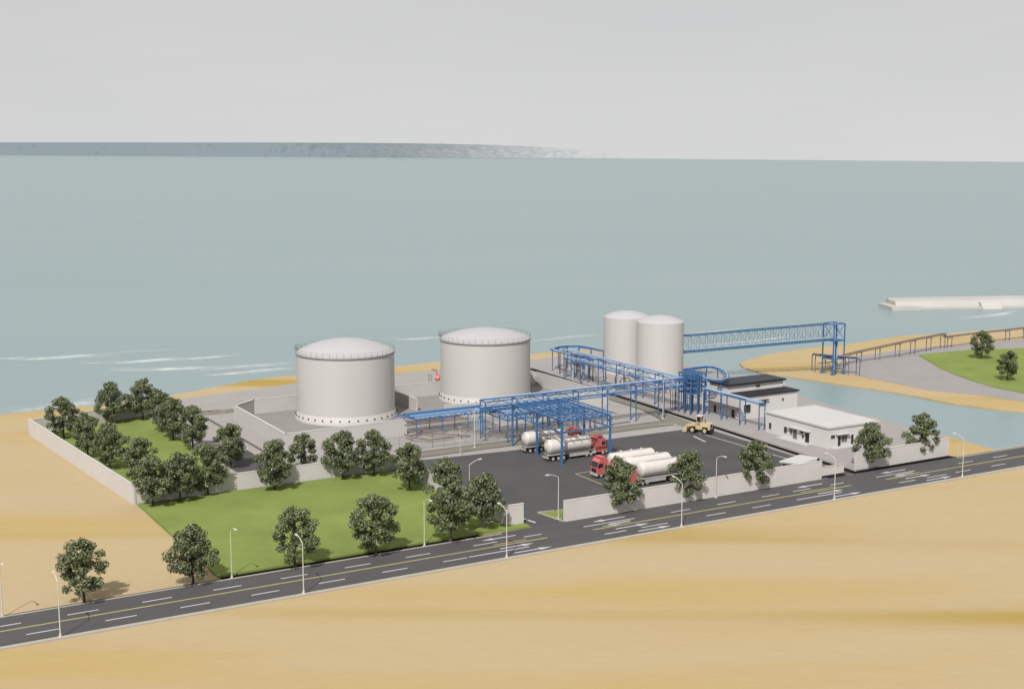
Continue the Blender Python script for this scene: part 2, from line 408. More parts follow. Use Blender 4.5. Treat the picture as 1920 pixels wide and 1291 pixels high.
# markings in the yard
zl = .112
mb = MB()
def line(mb, a, b, w):
    d = Vector((b[0]-a[0], b[1]-a[1])).normalized(); n_ = Vector((-d.y, d.x))*w/2
    mb.sheet([(a[0]-n_.x, a[1]-n_.y), (b[0]-n_.x, b[1]-n_.y), (b[0]+n_.x, b[1]+n_.y), (a[0]+n_.x, a[1]+n_.y)], zl)
line(mb, (121.6, 205), (121.2, 214), .28); line(mb, (124., 206), (122.3, 216), .5)
line(mb, (195., 250.3), (193.7, 244), .5); line(mb, (198.4, 253), (198.9, 216), .3)
line(mb, (186, 259.2), (194, 258.4), .35); line(mb, (193, 262), (199, 260.6), .35); line(mb, (196, 266), (200, 263.5), .35); line(mb, (190, 257.8), (199, 257.8), .3)
line(mb, (201.9, 216), (203.2, 253), .2)
mb.build('lane_marking', M['white_paint'], yard)
mb = MB(); line(mb, (150.5, 233.6), (150.2, 215), .34); line(mb, (150.3, 233.6), (172, 233.6), .34)
mb.build('bay_marking', M['yellow_paint'], yard)

# foam crests and shoreline swash
mb = MB(); fcov = []
def ribbon(pts, w, z=-.3):
    P_ = smooth_line([g(*p, z) for p in pts], 8, .15); n = len(P_)-1; w *= 2.1
    base = len(mb.v); vs_ = []; fs_ = []
    for i, a in enumerate(P_):
        e = math.sin(PI*(.04+.92*i/n))**.7*random.uniform(.75, 1.1)
        for k, c in ((-1.6, 0), (-.5, .75), (0, 1.), (.4, .8), (1, 0)):
            vs_.append((a[0], a[1]+k*w*(.4+.6*e), z)); fcov.append(c*min(1, e*1.1))
    for i in range(n):
        for k in range(4): b = i*5+k; fs_.append((b, b+5, b+6, b+1))
    mb.add(vs_, fs_)
ribbon([(-60, 669), (20, 672), (90, 671), (140, 667), (200, 665), (250, 659), (330, 655)], 2.2)
ribbon([(150, 681), (230, 679), (300, 674), (380, 670), (460, 663)], 1.8)
ribbon([(190, 693), (280, 692), (380, 690), (460, 686), (550, 680)], 2.2)
ribbon([(380, 704), (450, 699), (520, 692), (556, 690)], 1.8)
ribbon([(-20, 771), (60, 765), (130, 757), (190, 748), (260, 738)], 2.4)
ribbon([(735, 637), (780, 635), (826, 631)], 1.6)
ribbon([(1285, 626), (1340, 622), (1400, 616)], 1.6); ribbon([(1283, 650), (1400, 640), (1480, 630)], 1.2)
ribbon([(1800, 597), (1850, 592), (1880, 588), (1905, 582)], 2.2)
ribbon([(990, 640), (1060, 632), (1120, 628)], 1.4)
me = bpy.data.meshes.new('sea_foam'); me.from_pydata(mb.v, [], mb.f); me.materials.append(M['foam'])
at = me.attributes.new('cover', 'FLOAT', 'POINT'); at.data.foreach_set('value', fcov)
fo = bpy.data.objects.new('sea_foam', me); COL.objects.link(fo)
tag(fo, 'thin white foam lines of small waves rolling towards the shore', 'foam', kind='stuff')

# distant headland fading into the mist at its right end
def hill_mat():
    m = bpy.data.materials.new('far_headland'); m.use_nodes = True
    nt = m.node_tree; N = nt.nodes; L = nt.links; b = N['Principled BSDF']
    b.inputs['Roughness'].default_value = 1; b.inputs['Specular IOR Level'].default_value = 0
    tc = N.new('ShaderNodeTexCoord'); nz = N.new('ShaderNodeTexNoise'); nz.inputs['Scale'].default_value = .01; nz.inputs['Detail'].default_value = 6
    L.new(tc.outputs['Object'], nz.inputs['Vector'])
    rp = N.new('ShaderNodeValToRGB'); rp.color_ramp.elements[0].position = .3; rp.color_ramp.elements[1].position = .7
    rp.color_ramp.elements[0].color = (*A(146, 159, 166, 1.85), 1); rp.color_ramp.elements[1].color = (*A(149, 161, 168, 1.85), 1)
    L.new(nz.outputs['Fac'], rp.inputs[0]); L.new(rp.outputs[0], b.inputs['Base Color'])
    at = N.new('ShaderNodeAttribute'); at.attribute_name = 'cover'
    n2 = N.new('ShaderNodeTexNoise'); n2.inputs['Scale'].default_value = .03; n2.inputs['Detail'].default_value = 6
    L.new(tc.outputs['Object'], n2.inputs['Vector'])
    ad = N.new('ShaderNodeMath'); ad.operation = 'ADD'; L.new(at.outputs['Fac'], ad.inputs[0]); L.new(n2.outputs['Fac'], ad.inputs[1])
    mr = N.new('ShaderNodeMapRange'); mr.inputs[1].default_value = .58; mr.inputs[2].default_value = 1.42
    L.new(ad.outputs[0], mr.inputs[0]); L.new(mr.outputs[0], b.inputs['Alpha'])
    return m
M['hill'] = hill_mat()
vs = []; fs = []; cov = []
NX = 150
for i in range(NX+1):
    px = -420+(1170+420)*i/NX
    ey = 290+max(0, px)*.0055
    c = g(px, ey+.6); k = Vector(c).normalized()
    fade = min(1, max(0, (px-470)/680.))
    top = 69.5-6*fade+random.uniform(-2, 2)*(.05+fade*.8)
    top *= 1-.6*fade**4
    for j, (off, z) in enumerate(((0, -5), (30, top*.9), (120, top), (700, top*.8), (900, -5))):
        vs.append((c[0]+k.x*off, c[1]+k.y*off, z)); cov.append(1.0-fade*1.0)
for i in range(NX):
    for j in range(4):
        a = i*5+j; fs.append((a, a+5, a+6, a+1))
mb = MB(); mb.add(vs, fs)
me = bpy.data.meshes.new('headland'); me.from_pydata(vs, [], fs); me.materials.append(M['hill'])
at = me.attributes.new('cover', 'FLOAT', 'POINT'); at.data.foreach_set('value', cov)
ho = bpy.data.objects.new('hills', me); COL.objects.link(ho); struct(ho)

# ------------------------------------------------------------------ walls
def wall_run(name, pts, zb, h, t, m, label, cat, group=None, cope=None):
    mb = MB(); cp = MB()
    for (a, b) in zip(pts, pts[1:]):
        d = Vector((b[0]-a[0], b[1]-a[1])); L_ = d.length; d.normalize()
        aa = Vector(a)-d*t*.5; bb = Vector(b)+d*t*.499
        n_ = Vector((-d.y, d.x))*t/2
        mb.prism([(aa.x-n_.x, aa.y-n_.y), (bb.x-n_.x, bb.y-n_.y), (bb.x+n_.x, bb.y+n_.y), (aa.x+n_.x, aa.y+n_.y)], zb, zb+h)
        n_ *= 1.25; aa -= d*.06; bb += d*.055
        cp.prism([(aa.x-n_.x, aa.y-n_.y), (bb.x-n_.x, bb.y-n_.y), (bb.x+n_.x, bb.y+n_.y), (aa.x+n_.x, aa.y+n_.y)], zb+h+.002, zb+h+.12)
    o = mb.build(name, m); tag(o, label, cat, group)
    cp.build('coping', M['coping'], o)
    return o
wl_f = g(253, 946); wl_b = g(56, 815)
wall_run('perimeter_wall', [wl_f, wl_b], 0, 3.9, .35, M['wall'], 'long white wall running from the lawn corner up towards the sea along open sand', 'wall', 'white compound walls')
wall_run('perimeter_wall', [(wl_b[0]+.5, wl_b[1]), (92, 341.5)], 0, 3.6, .35, M['wall'], 'white wall along the back of the tree garden next to the beach', 'wall', 'white compound walls')
wall_run('perimeter_wall', [(wl_f[0]+.5, 255.9), (117.8, 255.9)], 0, 3.7, .35, M['wall'], 'white wall behind the big green lawn with tree shadows on it', 'wall', 'white compound walls')
wall_run('perimeter_wall', [(118.05, 255.4), (118.05, 206.4)], 0, 3.7, .35, M['wall'], 'white wall between the green lawn and the asphalt yard, hidden by trees', 'wall', 'white compound walls')
wall_run('perimeter_wall', [(118.4, 206.1), (121.2, 206.1)], 0, 4.1, .35, M['wall'], 'short white wall end beside the yard entrance', 'wall', 'white compound walls')
wall_run('perimeter_wall', [(129.1, 204.05), (192.6, 203.95)], 0, 4., .35, M['wall'], 'long white wall along the road in front of the parked tank trucks', 'wall', 'white compound walls')
wall_run('perimeter_wall', [(203.9, 205.5), (232.4, 205.7)], .1, 3.9, .35, M['wall'], 'white roadside wall in front of the white building yard, with two trees', 'wall', 'white compound walls')
# bund walls
wall_run('bund_wall', [(136., 287.), (105., 286.), (105.6, 324.), (112.4, 329.4), (150.4, 329.2)], .05, 3.7, .4, M['bund'], 'pale concrete wall boxing in the left big tank', 'containment wall', 'tank containment walls')
wall_run('bund_wall', [(150.8, 329.2), (198, 329), (198, 292), (152, 297.5)], .05, 3.7, .4, M['bund'], 'pale concrete wall boxing in the right big tank', 'containment wall', 'tank containment walls')
wall_run('bund_wall', [(150.6, 328.8), (150.6, 311.)], .05, 3.2, .4, M['bund'], 'short shaded dividing wall between the two big tanks', 'containment wall', 'tank containment walls')
mb = MB(); mb.sheet([(105.3, 286.3), (150, 289), (197.5, 292.3), (197.5, 328.7), (112.6, 328.9), (106, 323.6)], .085)
struct(mb.build('tank_yard', mat('tank_yard_concrete', A(165, 160, 156), .9, var=.06, scale=.15), origin=(0, 0, 0)))

# gate and guardhouse
t = thing('sliding_gate', (195.8, 204.6, 0), 'low white sliding gate at the right end of the road wall', 'gate')
mb = MB(); mb.box((192.9, 204.5, .5), (199.6, 204.7, 2.5)); mb.build('gate_panel', M['white'], t)
mb = MB(); [mb.beam((192.9+i*.96, 204.45, .5), (192.9+i*.96, 204.45, 2.5), .1, .06) for i in range(8)]; mb.beam((192.9, 204.44, 2.45), (199.6, 204.44, 2.45), .08, .12); mb.build('gate_frame', M['coping'], t)
for u in (193.4, 199.1):
    mb = MB(); mb.lathe([(.001, -.05), (.18, -.05), (.18, .05), (.001, .05)], (u, 204.6, .3), 14); mb.build('roller', M['black'], t)
mb = MB(); mb.box((192.9, 204.5, .12), (199.6, 204.7, .49)); mb.build('bottom_rail', M['black'], t)
t = thing('guardhouse', (192.5, 210.5, .1), 'small guardhouse with flat white roof behind the road wall', 'guardhouse')
mb = MB(); mb.box((189.4, 208.6, .1), (195.6, 212.4, 2.7)); mb.build('wall', M['bwall'], t)
mb = MB(); mb.prism([g(1461, 864, 3), g(1500, 851.5, 3), g(1537, 858, 3), g(1500, 869, 3)], 2.71, 3.02); mb.build('roof', M['broof'], t)
mb = MB(); mb.box((189.33, 209.5, .1), (189.39, 210.6, 2.2)); mb.build('door', M['doordark'], t)
mb = MB(); mb.box((189.33, 211., 1.1), (189.39, 212, 2.1)); mb.build('window', M['glass'], t)
t = thing('gate_lamp', (191.9, 204.0, 4.12), 'small dark lamp on top of the white wall end by the gate', 'lamp')
mb = MB(); mb.box((191.75, 203.85, 4.12), (192.05, 204.15, 4.6)); mb.build('lamp_body', M['black'], t)
mb = MB(); mb.lathe([(0, .6), (.26, .49), (0, .485)], (191.9, 203.99, 4.12), 12); mb.build('lamp_cap', M['black'], t)

# ------------------------------------------------------------------ storage tanks
def storage_tank(c, r, zr, za, label, stair):
    t = thing('storage_tank', (c[0], c[1], .09), label, 'storage tank', 'big low storage tanks')
    mb = MB(); mb.lathe([(r, .9), (r, zr)], (*c, 0), 96)
    mb.build('shell', M['tank'], t, True)
    mb = MB(); mb.lathe([(r+.62, .09), (r+.62, .5), (r+.3, 1.3), (r+.02, 2.2)], (*c, 0), 96); mb.build('base_skirt', M['tank'], t, True)
    vent = None
    for k in range(36):
        a = 2*PI*k/36; x, y = c[0]+(r+.33)*math.cos(a), c[1]+(r+.33)*math.sin(a)
        nrm = Vector((math.cos(a), math.sin(a), .35)).normalized()
        mb = MB(); p = Vector((x, y, 1.22)); mb.tube(p, p+nrm*.2, .2, 10); mb.build('vent', M['vent'], t)
    h = za-zr; Rr = (r*r+h*h)/(2*h); prof = []
    for k in range(15):
        x = r*1.005*(1-k/14); prof.append((max(.001, x), zr+h-(Rr-math.sqrt(max(0, Rr*Rr-x*x)))))
    mb = MB(); mb.lathe(prof, (*c, 0), 96); mb.build('dome_roof', M['dome'], t, True)
    mb = MB(); mb.lathe([(r-.02, zr-.55), (r+.16, zr-.5), (r+.16, zr-.22), (r+.02, zr-.15)], (*c, 0), 96); mb.build('rim_ring', M['rail'], t)
    mb = MB(); n = 44
    for k in range(n):
        a = 2*PI*k/n; mb.tube((c[0]+r*math.cos(a), c[1]+r*math.sin(a), zr-.2), (c[0]+(r+.12)*math.cos(a), c[1]+(r+.12)*math.sin(a), zr+1.1), .035, 5)
        b = 2*PI*(k+1)/n
        for z in (zr+.55, zr+1.08):
            mb.tube((c[0]+(r+.1)*math.cos(a), c[1]+(r+.1)*math.sin(a), z), (c[0]+(r+.1)*math.cos(b), c[1]+(r+.1)*math.sin(b), z), .028, 4, caps=False)
    mb.build('railing', M['rail'], t)
    a0 = R(stair)
    mb = MB()
    p = lambda rr, a, z: (c[0]+rr*math.cos(a), c[1]+rr*math.sin(a), z)
    mb.prism([p(r+.1, a0-.07, 0)[:2], p(r+1.5, a0-.06, 0)[:2], p(r+1.5, a0+.06, 0)[:2], p(r+.1, a0+.07, 0)[:2]], zr-.35, zr-.2)
    for da in (-.06, 0, .06): mb.tube(p(r+1.5, a0+da, zr-.2), p(r+1.5, a0+da, zr+1.), .04, 5)
    for z in (zr+.4, zr+1.): mb.tube(p(r+1.5, a0-.06, z), p(r+1.5, a0+.06, z), .035, 5)
    mb.tube(p(r+1.35, a0, zr-.35), p(r+.05, a0, zr-2.3), .06, 6); mb.build('platform', M['steel'], t)
    # spiral stair round the back
    mb = MB(); prev = None
    for k in range(60):
        a = a0-.1-k*.026; z = zr-.3-k*(zr-.6)/60
        mb.prism([p(r+.06, a, 0)[:2], p(r+.95, a, 0)[:2], p(r+.95, a-.022, 0)[:2], p(r+.06, a-.022, 0)[:2]], z-.05, z)
        q = p(r+.95, a, z+1.)
        if prev: mb.tube(prev, q, .035, 4)
        if k % 4 == 0: mb.tube(p(r+.95, a, z), q, .03, 4)
        prev = q
    mb.build('stair', M['steel'], t)
    return t
TA = (132.2, 314.7); TB = (175.5, 318.7)
storage_tank(TA, 12.55, 17.1, 20.3, 'big white domed tank left of the others, nearest to the trees', 132)
storage_tank(TB, 12.4, 16.9, 19.5, 'big white domed tank standing in the middle of the site', 128)

def silo(c, r, zr, za, label):
    t = thing('tall_tank', (c[0], c[1], .38), label, 'storage tank', 'slender tanks by the water')
    mb = MB(); mb.lathe([(r+.3, .38), (r+.3, .8), (r, .82), (r, zr)], (*c, 0), 72); mb.build('shell', M['tank'], t, True)
    h = za-zr; Rr = (r*r+h*h)/(2*h); prof = [(r+.005, zr-.02), (r+.005, zr)]
    for k in range(1, 11):
        x = r*(1-k/10); prof.append((max(.001, x), zr+h-(Rr-math.sqrt(max(0, Rr*Rr-x*x)))))
    mb = MB(); mb.lathe(prof, (*c, 0), 72); mb.build('dome_roof', M['dome'], t, True)
    a = R(70); mb = MB(); x, y = c[0]+(r+.25)*math.cos(a), c[1]+(r+.25)*math.sin(a); tx, ty = -math.sin(a)*.25, math.cos(a)*.25
    for s in (-1, 1): mb.tube((x+tx*s, y+ty*s, .6), (x+tx*s, y+ty*s, zr+.8), .04, 5)
    for k in range(41): mb.tube((x-tx, y-ty, .8+k*.4), (x+tx, y+ty, .8+k*.4), .025, 4)
    mb.build('ladder', M['steel'], t)
silo((234.7, 318.3), 7.0, 17.5, 19.3, 'slim white tank nearer the camera beside the blue bridge')
silo((232.4, 332.4), 7.0, 17.5, 19.3, 'slim white tank partly hidden behind its twin')

# ------------------------------------------------------------------ pipe racks
def col(t, x, y, z0, z1, w=.3, m='blue'):
    mb = MB(); mb.beam((x, y, z0), (x, y, z1), w, w); mb.box((x-w*.9, y-w*.9, z0), (x+w*.9, y+w*.9, z0+.12)); return mb.build('column', M[m], t)
def bm_(t, p, q, w=.22, h=.3, m='blue', name='beam'):
    mb = MB(); mb.beam(p, q, w, h); return mb.build(name, M[m], t)
def pipes(t, lines, z, r=.14, m='pipe_blue'):
    for a, b in lines:
        mb = MB(); mb.tube((*a, z), (*b, z), r, 8); mb.build('pipe', M[m], t, True)
def strut(mb, p, q, w=.1): mb.beam(p, q, w, w)

def rack(label, axis, a0, a1, s0, s1, levels, step, zb=.09, w=.22, npipe=4, group='blue pipe racks', brace=True, pipe_mats=('pipe_blue', 'pipe_blue', 'blue')):
    """axis 'u' or 'v': run direction; s0,s1 the two side rows"""
    pt = (lambda a, s: (a, s)) if axis == 'u' else (lambda a, s: (s, a))
    mid = pt((a0+a1)/2, (s0+s1)/2)
    t = thing('pipe_rack', (*mid, zb), label, 'pipe rack', group)
    n = max(1, round((a1-a0)/step)); zt = max(levels)
    for i in range(n+1):
        a = a0+(a1-a0)*i/n
        for s in (s0, s1): col(t, *pt(a, s), zb, zt, w)
        for z in levels: bm_(t, (*pt(a, s0), z-.05), (*pt(a, s1), z-.05), .18, .26)
    for z in levels:
        for s in (s0, s1): bm_(t, (*pt(a0-.4, s), z), (*pt(a1+.4, s), z), .18, .26)
        for k in range(npipe):
            s = s0+(s1-s0)*(k+.7)/(npipe+.4); r = (.13, .19, .1, .15)[k % 4]
            pipes(t, [(pt(a0-.3, s), pt(a1+.3, s))], z+.25+r, r, pipe_mats[k % len(pipe_mats)])
    if brace:
        for s in (s0, s1):
            mb = MB()
            for i in range(n):
                a = a0+(a1-a0)*i/n; b = a0+(a1-a0)*(i+1)/n
                if len(levels) > 1:
                    z0, z1 = min(levels), zt
                    mm = (a+b)/2
                    strut(mb, (*pt(a, s), z0), (*pt(mm, s), z1)); strut(mb, (*pt(mm, s), z1), (*pt(b, s), z0))
                else:
                    for q in (((*pt(a, s), zt-1.2), (*pt(a+1.2, s), zt)), ((*pt(b, s), zt-1.2), (*pt(b-1.2, s), zt))):
                        kb_ = MB(); strut(kb_, *q); kb_.build('brace', M['blue'], t)
            if mb.v: mb.build('brace', M['blue'], t)
    return t
# low rack between left tank and loading bay
t = rack('low wide blue rack at the foot of the left big tank', 'u', 136.6, 157.6, 282.4, 289.4, (4.4,), 7., npipe=9, w=.18, pipe_mats=('pipe_blue', 'blue', 'blue'))
mb = MB()
for i in range(15): strut(mb, (136.8+i*1.4, 282.5, 4.3), (137.6+i*1.4, 289.3, 4.3), .12)
mb.beam((134.4, 288.8, 4.5), (136.6, 282.4, 4.4), .16, .22); mb.beam((134.4, 288.8, 4.5), (136.6, 289.4, 4.4), .16, .22)
mb.build('purlin', M['blue'], t)
for v_, r_ in ((285.6, .15), (287.4, .12), (289.2, .16)):
    mb = MB(); mb.path([(135, v_, 2.6), (152, v_, 2.6)], r_); mb.build('pipe', M['pipe_brown'], t, True)
# dense pump area rack
t = rack('dense blue rack of pipes left of the loading bay', 'u', 152.8, 172., 266.6, 279., (5.4, 6.7), 4.8, npipe=8)
mb = MB()
for i in range(17): strut(mb, (153+i*1.15, 266.7, 6.65), (153.8+i*1.15, 278.9, 6.65), .12)
mb.build('purlin', M['blue'], t)
t2 = thing('riser_pipes', (152.6, 280.4, .09), 'bundle of tall pale blue riser pipes in front of the right big tank', 'pipes')
for i in range(4):
    mb = MB(); mb.tube((151.3+i*.75, 280.4+.12*i, .09), (151.3+i*.75, 280.4+.12*i, 5.9), .15, 10); mb.tube((151.3+i*.75, 280.4+.12*i, 5.9), (151.3+i*.75, 278.4, 5.95), .15, 10); mb.build('pipe', M['pipe_blue'], t2, True)
# bridge rack crossing to the right
rack('long blue truss rack crossing above the service road to the right', 'u', 149.5, 210.6, 271.6, 274., (7.4, 9.3), 8.7, npipe=2, pipe_mats=('blue', 'pipe_blue'))
# long rack along the right platform
t = rack('long two level blue rack running towards the sea in front of the slim tanks', 'v', 277., 332., 209.6, 212.2, (6.3, 8.5), 9.2, zb=.38, npipe=2)
# junction tower
t = thing('valve_tower', (211.3, 272.3, .38), 'dense blue steel tower where the racks meet', 'steel tower')
for x in (209., 211.3, 213.6):
    for y in (269.8, 272.3, 274.8): col(t, x, y, .38, 11., .26)
for z in (5.8, 7.4, 8.6, 9.8, 10.9):
    for x in (209., 211.3, 213.6): bm_(t, (x, 269.6, z), (x, 275, z), .2, .28)
    for y in (269.8, 272.3, 274.8): bm_(t, (208.8, y, z), (213.8, y, z), .2, .28)
mb = MB()
for z0, z1 in ((5.8, 7.4), (7.4, 8.6), (8.6, 9.8), (9.8, 10.9)):
    for y in (269.8, 274.8): strut(mb, (209, y, z0), (213.6, y, z1)); strut(mb, (213.6, y, z0), (209, y, z1))
    for x in (209, 213.6): strut(mb, (x, 269.8, z0), (x, 274.8, z1)); strut(mb, (x, 274.8, z0), (x, 269.8, z1))
mb.build('brace', M['blue'], t)
mb = MB()
for z in (7.55, 9.95): mb.box((209.2, 270, z), (213.4, 274.6, z+.06))
mb.build('grating', M['blue_dark'], t)
for i in range(6):
    mb = MB(); mb.tube((209.6+i*.7, 270.6, 5.9), (209.6+i*.7, 270.6, 10.6), .17, 8); mb.build('pipe', M['blue'], t, True)
mb = MB()
for i in range(10): mb.tube((208+i*.7, 277, .38), (208+i*.7, 277, 5.9), .1, 6)
mb.build('hanger_pipe', M['post_grey'], t)
# curved galleries
def gallery(label, pts, z, zb, cols, closed=False, k_=2, grid=False):
    P_ = [tuple(p) for p in pts]
    if closed: P_ = P_+[P_[0]]
    P_ = smooth_line(P_, k_, 0)
    cx = sum(p[0] for p in P_)/len(P_); cy = sum(p[1] for p in P_)/len(P_)
    t = thing('pipe_loop', (cx, cy, zb), label, 'pipe rack', 'blue pipe loops')
    def off(d):
        out = []
        for i, p in enumerate(P_):
            a = Vector(P_[max(0, i-1)]); b = Vector(P_[min(len(P_)-1, i+1)]); q = (b-a).normalized()
            out.append((p[0]-q.y*d, p[1]+q.x*d))
        return out
    L0, L1 = off(.7), off(-.7)
    for Lx in (L0, L1):
        mb = MB(); mb.beams([(*p, z) for p in Lx], .16, .26); mb.build('beam', M['blue'], t)
    mb = MB(); [mb.beam((*L0[i], z-.05), (*L1[i], z-.05), .14, .18) for i in range(0, len(P_))]; mb.build('cross_beam', M['blue'], t)
    for d, r, mm in ((.3, .15, 'pipe_blue'), (-.25, .17, 'blue')):
        mb = MB(); mb.path([(*p, z+.3) for p in off(d)], r); mb.build('pipe', M[mm], t, True)
    if grid:
        n_ = len(P_)
        for i in range(1, n_//2): bm_(t, (*P_[i], z), (*P_[n_-1-i], z), .16, .22, name='cross_beam')
    for k in cols:
        i = int(k*(len(P_)-1)); col(t, *P_[i], zb, z, .2)
    return t
gallery('blue curved pipe loop swinging out beside the steel tower', [g(*p, 9.6) for p in ((1283, 693), (1325, 688), (1346, 691), (1360, 700), (1361, 710), (1340, 713), (1312, 707))], 9.6, .38, (.2, .36, .62, .8, 1.))
gallery('blue open platform of beams and pipes at the seaward end of the long rack', [g(*p, 6.9) for p in ((1132, 673), (1112, 673), (1078, 667), (1050, 660), (1036, 655), (1047, 651), (1064, 649.5), (1086, 649.5), (1108, 653), (1131, 658))], 6.9, .38, (.06, .14, .22, .3, .38, .44, .5, .58, .68, .8, .9, 1.), k_=1, grid=True)
t = thing('pump_skid', (214.5, 331.5, .38), 'cluster of pale blue pump columns below the seaward pipe loop', 'pumps')
for i in range(9):
    x = 211.6+(i % 3)*1.9; y = 327+(i//3)*3.4
    mb = MB(); mb.tube((x, y, .38), (x, y, 5.6), .32, 10); mb.tube((x, y, 5.6), (x, y, 6.3), .16, 8); mb.build('pump_column', M['pipe_blue'] if i % 2 else M['pipe_grey'], t, True)
mb = MB()
for y in (327, 330.4, 333.8): mb.beam((211, y, 4.8), (216.2, y, 4.8), .16, .2)
for x in (211.6, 213.5, 215.4): mb.beam((x, 326.4, 4.7), (x, 334.4, 4.7), .16, .2)
mb.build('frame', M['blue'], t)
# rack leading to the office block
rack('thin blue rack leading past the dark roofed building', 'v', 246.6, 268.4, 212.1, 213.9, (6.9,), 7.2, zb=.38, npipe=3, w=.2, brace=False)
# arched hoses and a small stair below the rack
t = thing('loading_pipes', (218, 318, .38), 'brown bent pipes with a sloping stair in front of the slim tanks', 'pipes')
for i, (uu, vv, hh) in enumerate(((215.5, 313.6, 4.), (216.6, 312.6, 3.), (217.6, 311.6, 1.9), (219, 298.6, 2.8), (220, 298, 2.))):
    pts = [(uu, vv, .38), (uu, vv, hh*.6)]+[(uu+1.4*(1-math.cos(PI*k/8)), vv-.5*(1-math.cos(PI*k/8)), hh*.6+hh*.4*math.sin(PI*k/8)) for k in range(1, 8)]+[(uu+2.8, vv-1, hh*.6), (uu+2.8, vv-1, .38)]
    mb = MB(); mb.path(pts, .16); mb.build('pipe', M['pipe_brown'], t, True)
mb = MB(); mb.beam((218.4, 312, 4.2), (222, 306, .5), .2, .3); mb.beam((219.2, 312.5, 4.2), (222.8, 306.5, .5), .2, .3)
for k in range(12):
    f = k/12; mb.beam((218.4+3.6*f, 312-6*f, 4.2-3.7*f), (219.2+3.6*f, 312.5-6*f, 4.2-3.7*f), .3, .05)
mb.build('stair', M['post_grey'], t)
# ground level pipework in front of the low rack
t = thing('ground_pipes', (142, 281, .1), 'brown branching pipes laid near the ground below the low blue rack', 'pipes')
for pts in ([(133.8, 283, 1.), (133.8, 279, 1.), (137, 276, .6), (143, 276, .6)], [(139, 285, .8), (140.2, 281, .8), (146, 277.6, .5), (147.6, 276, .5)], [(148, 285, .8), (149.5, 281, .8), (152, 278, .6)], [(133.8, 281, 1.), (136.5, 281, 1.)],
            [(146, 278.6, .5), (145.4, 276, .5)], [(150.5, 276, .6), (154.6, 271, .6), (158, 268.6, .6)], [(154.6, 271, .6), (156, 273, .6)], [(157, 264.9, .5), (160, 268.5, .5)]):
    mb = MB(); mb.path([(x, y, z+.1) for x, y, z in pts], .19)
    for x, y, z in pts: mb.lathe([(0.001, -.22), (.22, -.1), (.22, .1), (.001, .22)], (x, y, z+.1), 8)
    mb.build('pipe', M['pipe_brown'], t, True)
t = thing('pipe_supports', (181, 266.5, .08), 'two mauve grey pipe posts with bent feet beside the service road', 'pipes')
for u_, v_ in ((178.4, 270.4), (179.6, 270.)):
    mb = MB(); mb.beam((u_, v_, .08), (u_, v_, 2.9), .4, .4); mb.build('post', M['post_grey'], t)
mb = MB(); mb.path([(175.5, 267., .3), (180, 269.2, .35), (186, 270.8, .35), (191, 271.2, .35)], .13); mb.path([(180, 269.2, .35), (179.2, 266.6, .3)], .13); mb.build('pipe', M['post_grey'], t, True)

# ------------------------------------------------------------------ loading bay canopy
t = thing('loading_canopy', (158.8, 252, .1), 'tall blue steel canopy over two tank trucks', 'canopy')
u0, u1, v0, v1, zr = 152.1, 164.8, 241.6, 263.2, 9.9
for x in (u0, u1):
    for y in (v0, 252.2, v1): col(t, x, y, .1, zr, .42 if y < 262 else .34)
for z, w_ in ((zr, .34), (7.3, .26)):
    for x in (u0, u1): bm_(t, (x, v0, z), (x, v1, z), .26, w_)
    for y in (v0, 252.2, v1): bm_(t, (u0, y, z), (u1, y, z), .26, w_)
for i in range(1, 14):
    y = v0-.6+(v1-v0+1.2)*i/14; bm_(t, (u0-.9, y, zr+.26), (u1+1.3, y, zr+.26), .16, .18, name='purlin')
for i in range(0, 8):
    x = u0-.8+(u1-u0+1.9)*i/7; bm_(t, (x, v0-1., zr+.44), (x, v1+.8, zr+.44), .18, .16, name='rafter')
mb = MB()
for i in range(5):
    for j in range(3):
        x0 = u0+(u1-u0)*j/3; x1 = u0+(u1-u0)*(j+1)/3; y0 = v0+(v1-v0)*i/5; y1 = v0+(v1-v0)*(i+1)/5
        strut(mb, (x0, y0, zr-.05), (x1, y1, zr-.05), .12); strut(mb, (x1, y0, zr-.05), (x0, y1, zr-.05), .12)
mb.build('brace', M['blue'], t)
kb = []
for x in (u0, u1):
    for y in (v0, 252.2, v1):
        for q in (-1, 1):
            if v0 <= y+q*1.8 <= v1: kb.append(((x, y, zr-2), (x, y+q*1.8, zr)))
kb += [((u0, v1, 7.3), (u0, 252.2, zr)), ((u0, 252.2, 7.3), (u0, v1, zr))]
for a, b in kb:
    mb = MB(); strut(mb, a, b, .16); mb.build('knee_brace', M['blue'], t)
for x in (155.4, 158.8, 162.2): pipes(t, [((x, v0), (x, v1))], 9.5, .16, 'pipe_blue')
# loading arms
mb = MB()
for (x, y) in ((154.6, 252.), (157.5, 252.2), (154.2, 258.5)):
    mb.path([(x, y, 9.4), (x+.2, y, 6.4), (x+2.2, y-2.2, 4.9)], .1)
mb.build('loading_arm', M['steel'], t, True)
# ladder by the canopy
t = thing('red_valve_post', (161.4, 246.9, .1), 'thin white standpipe beside the nearer truck cab under the blue canopy', 'post')
mb = MB(); mb.tube((167.0, 250.6, .1), (167.0, 250.6, 6.), .08, 8); mb.build('pipe', M['lamp'], t)
mb = MB(); mb.lathe([(.001, 6.), (.16, 6.05), (.16, 6.25), (.001, 6.3)], (167.0, 250.6, 0), 10); mb.build('cap', M['lamp'], t)
t.name = 'standpipe'

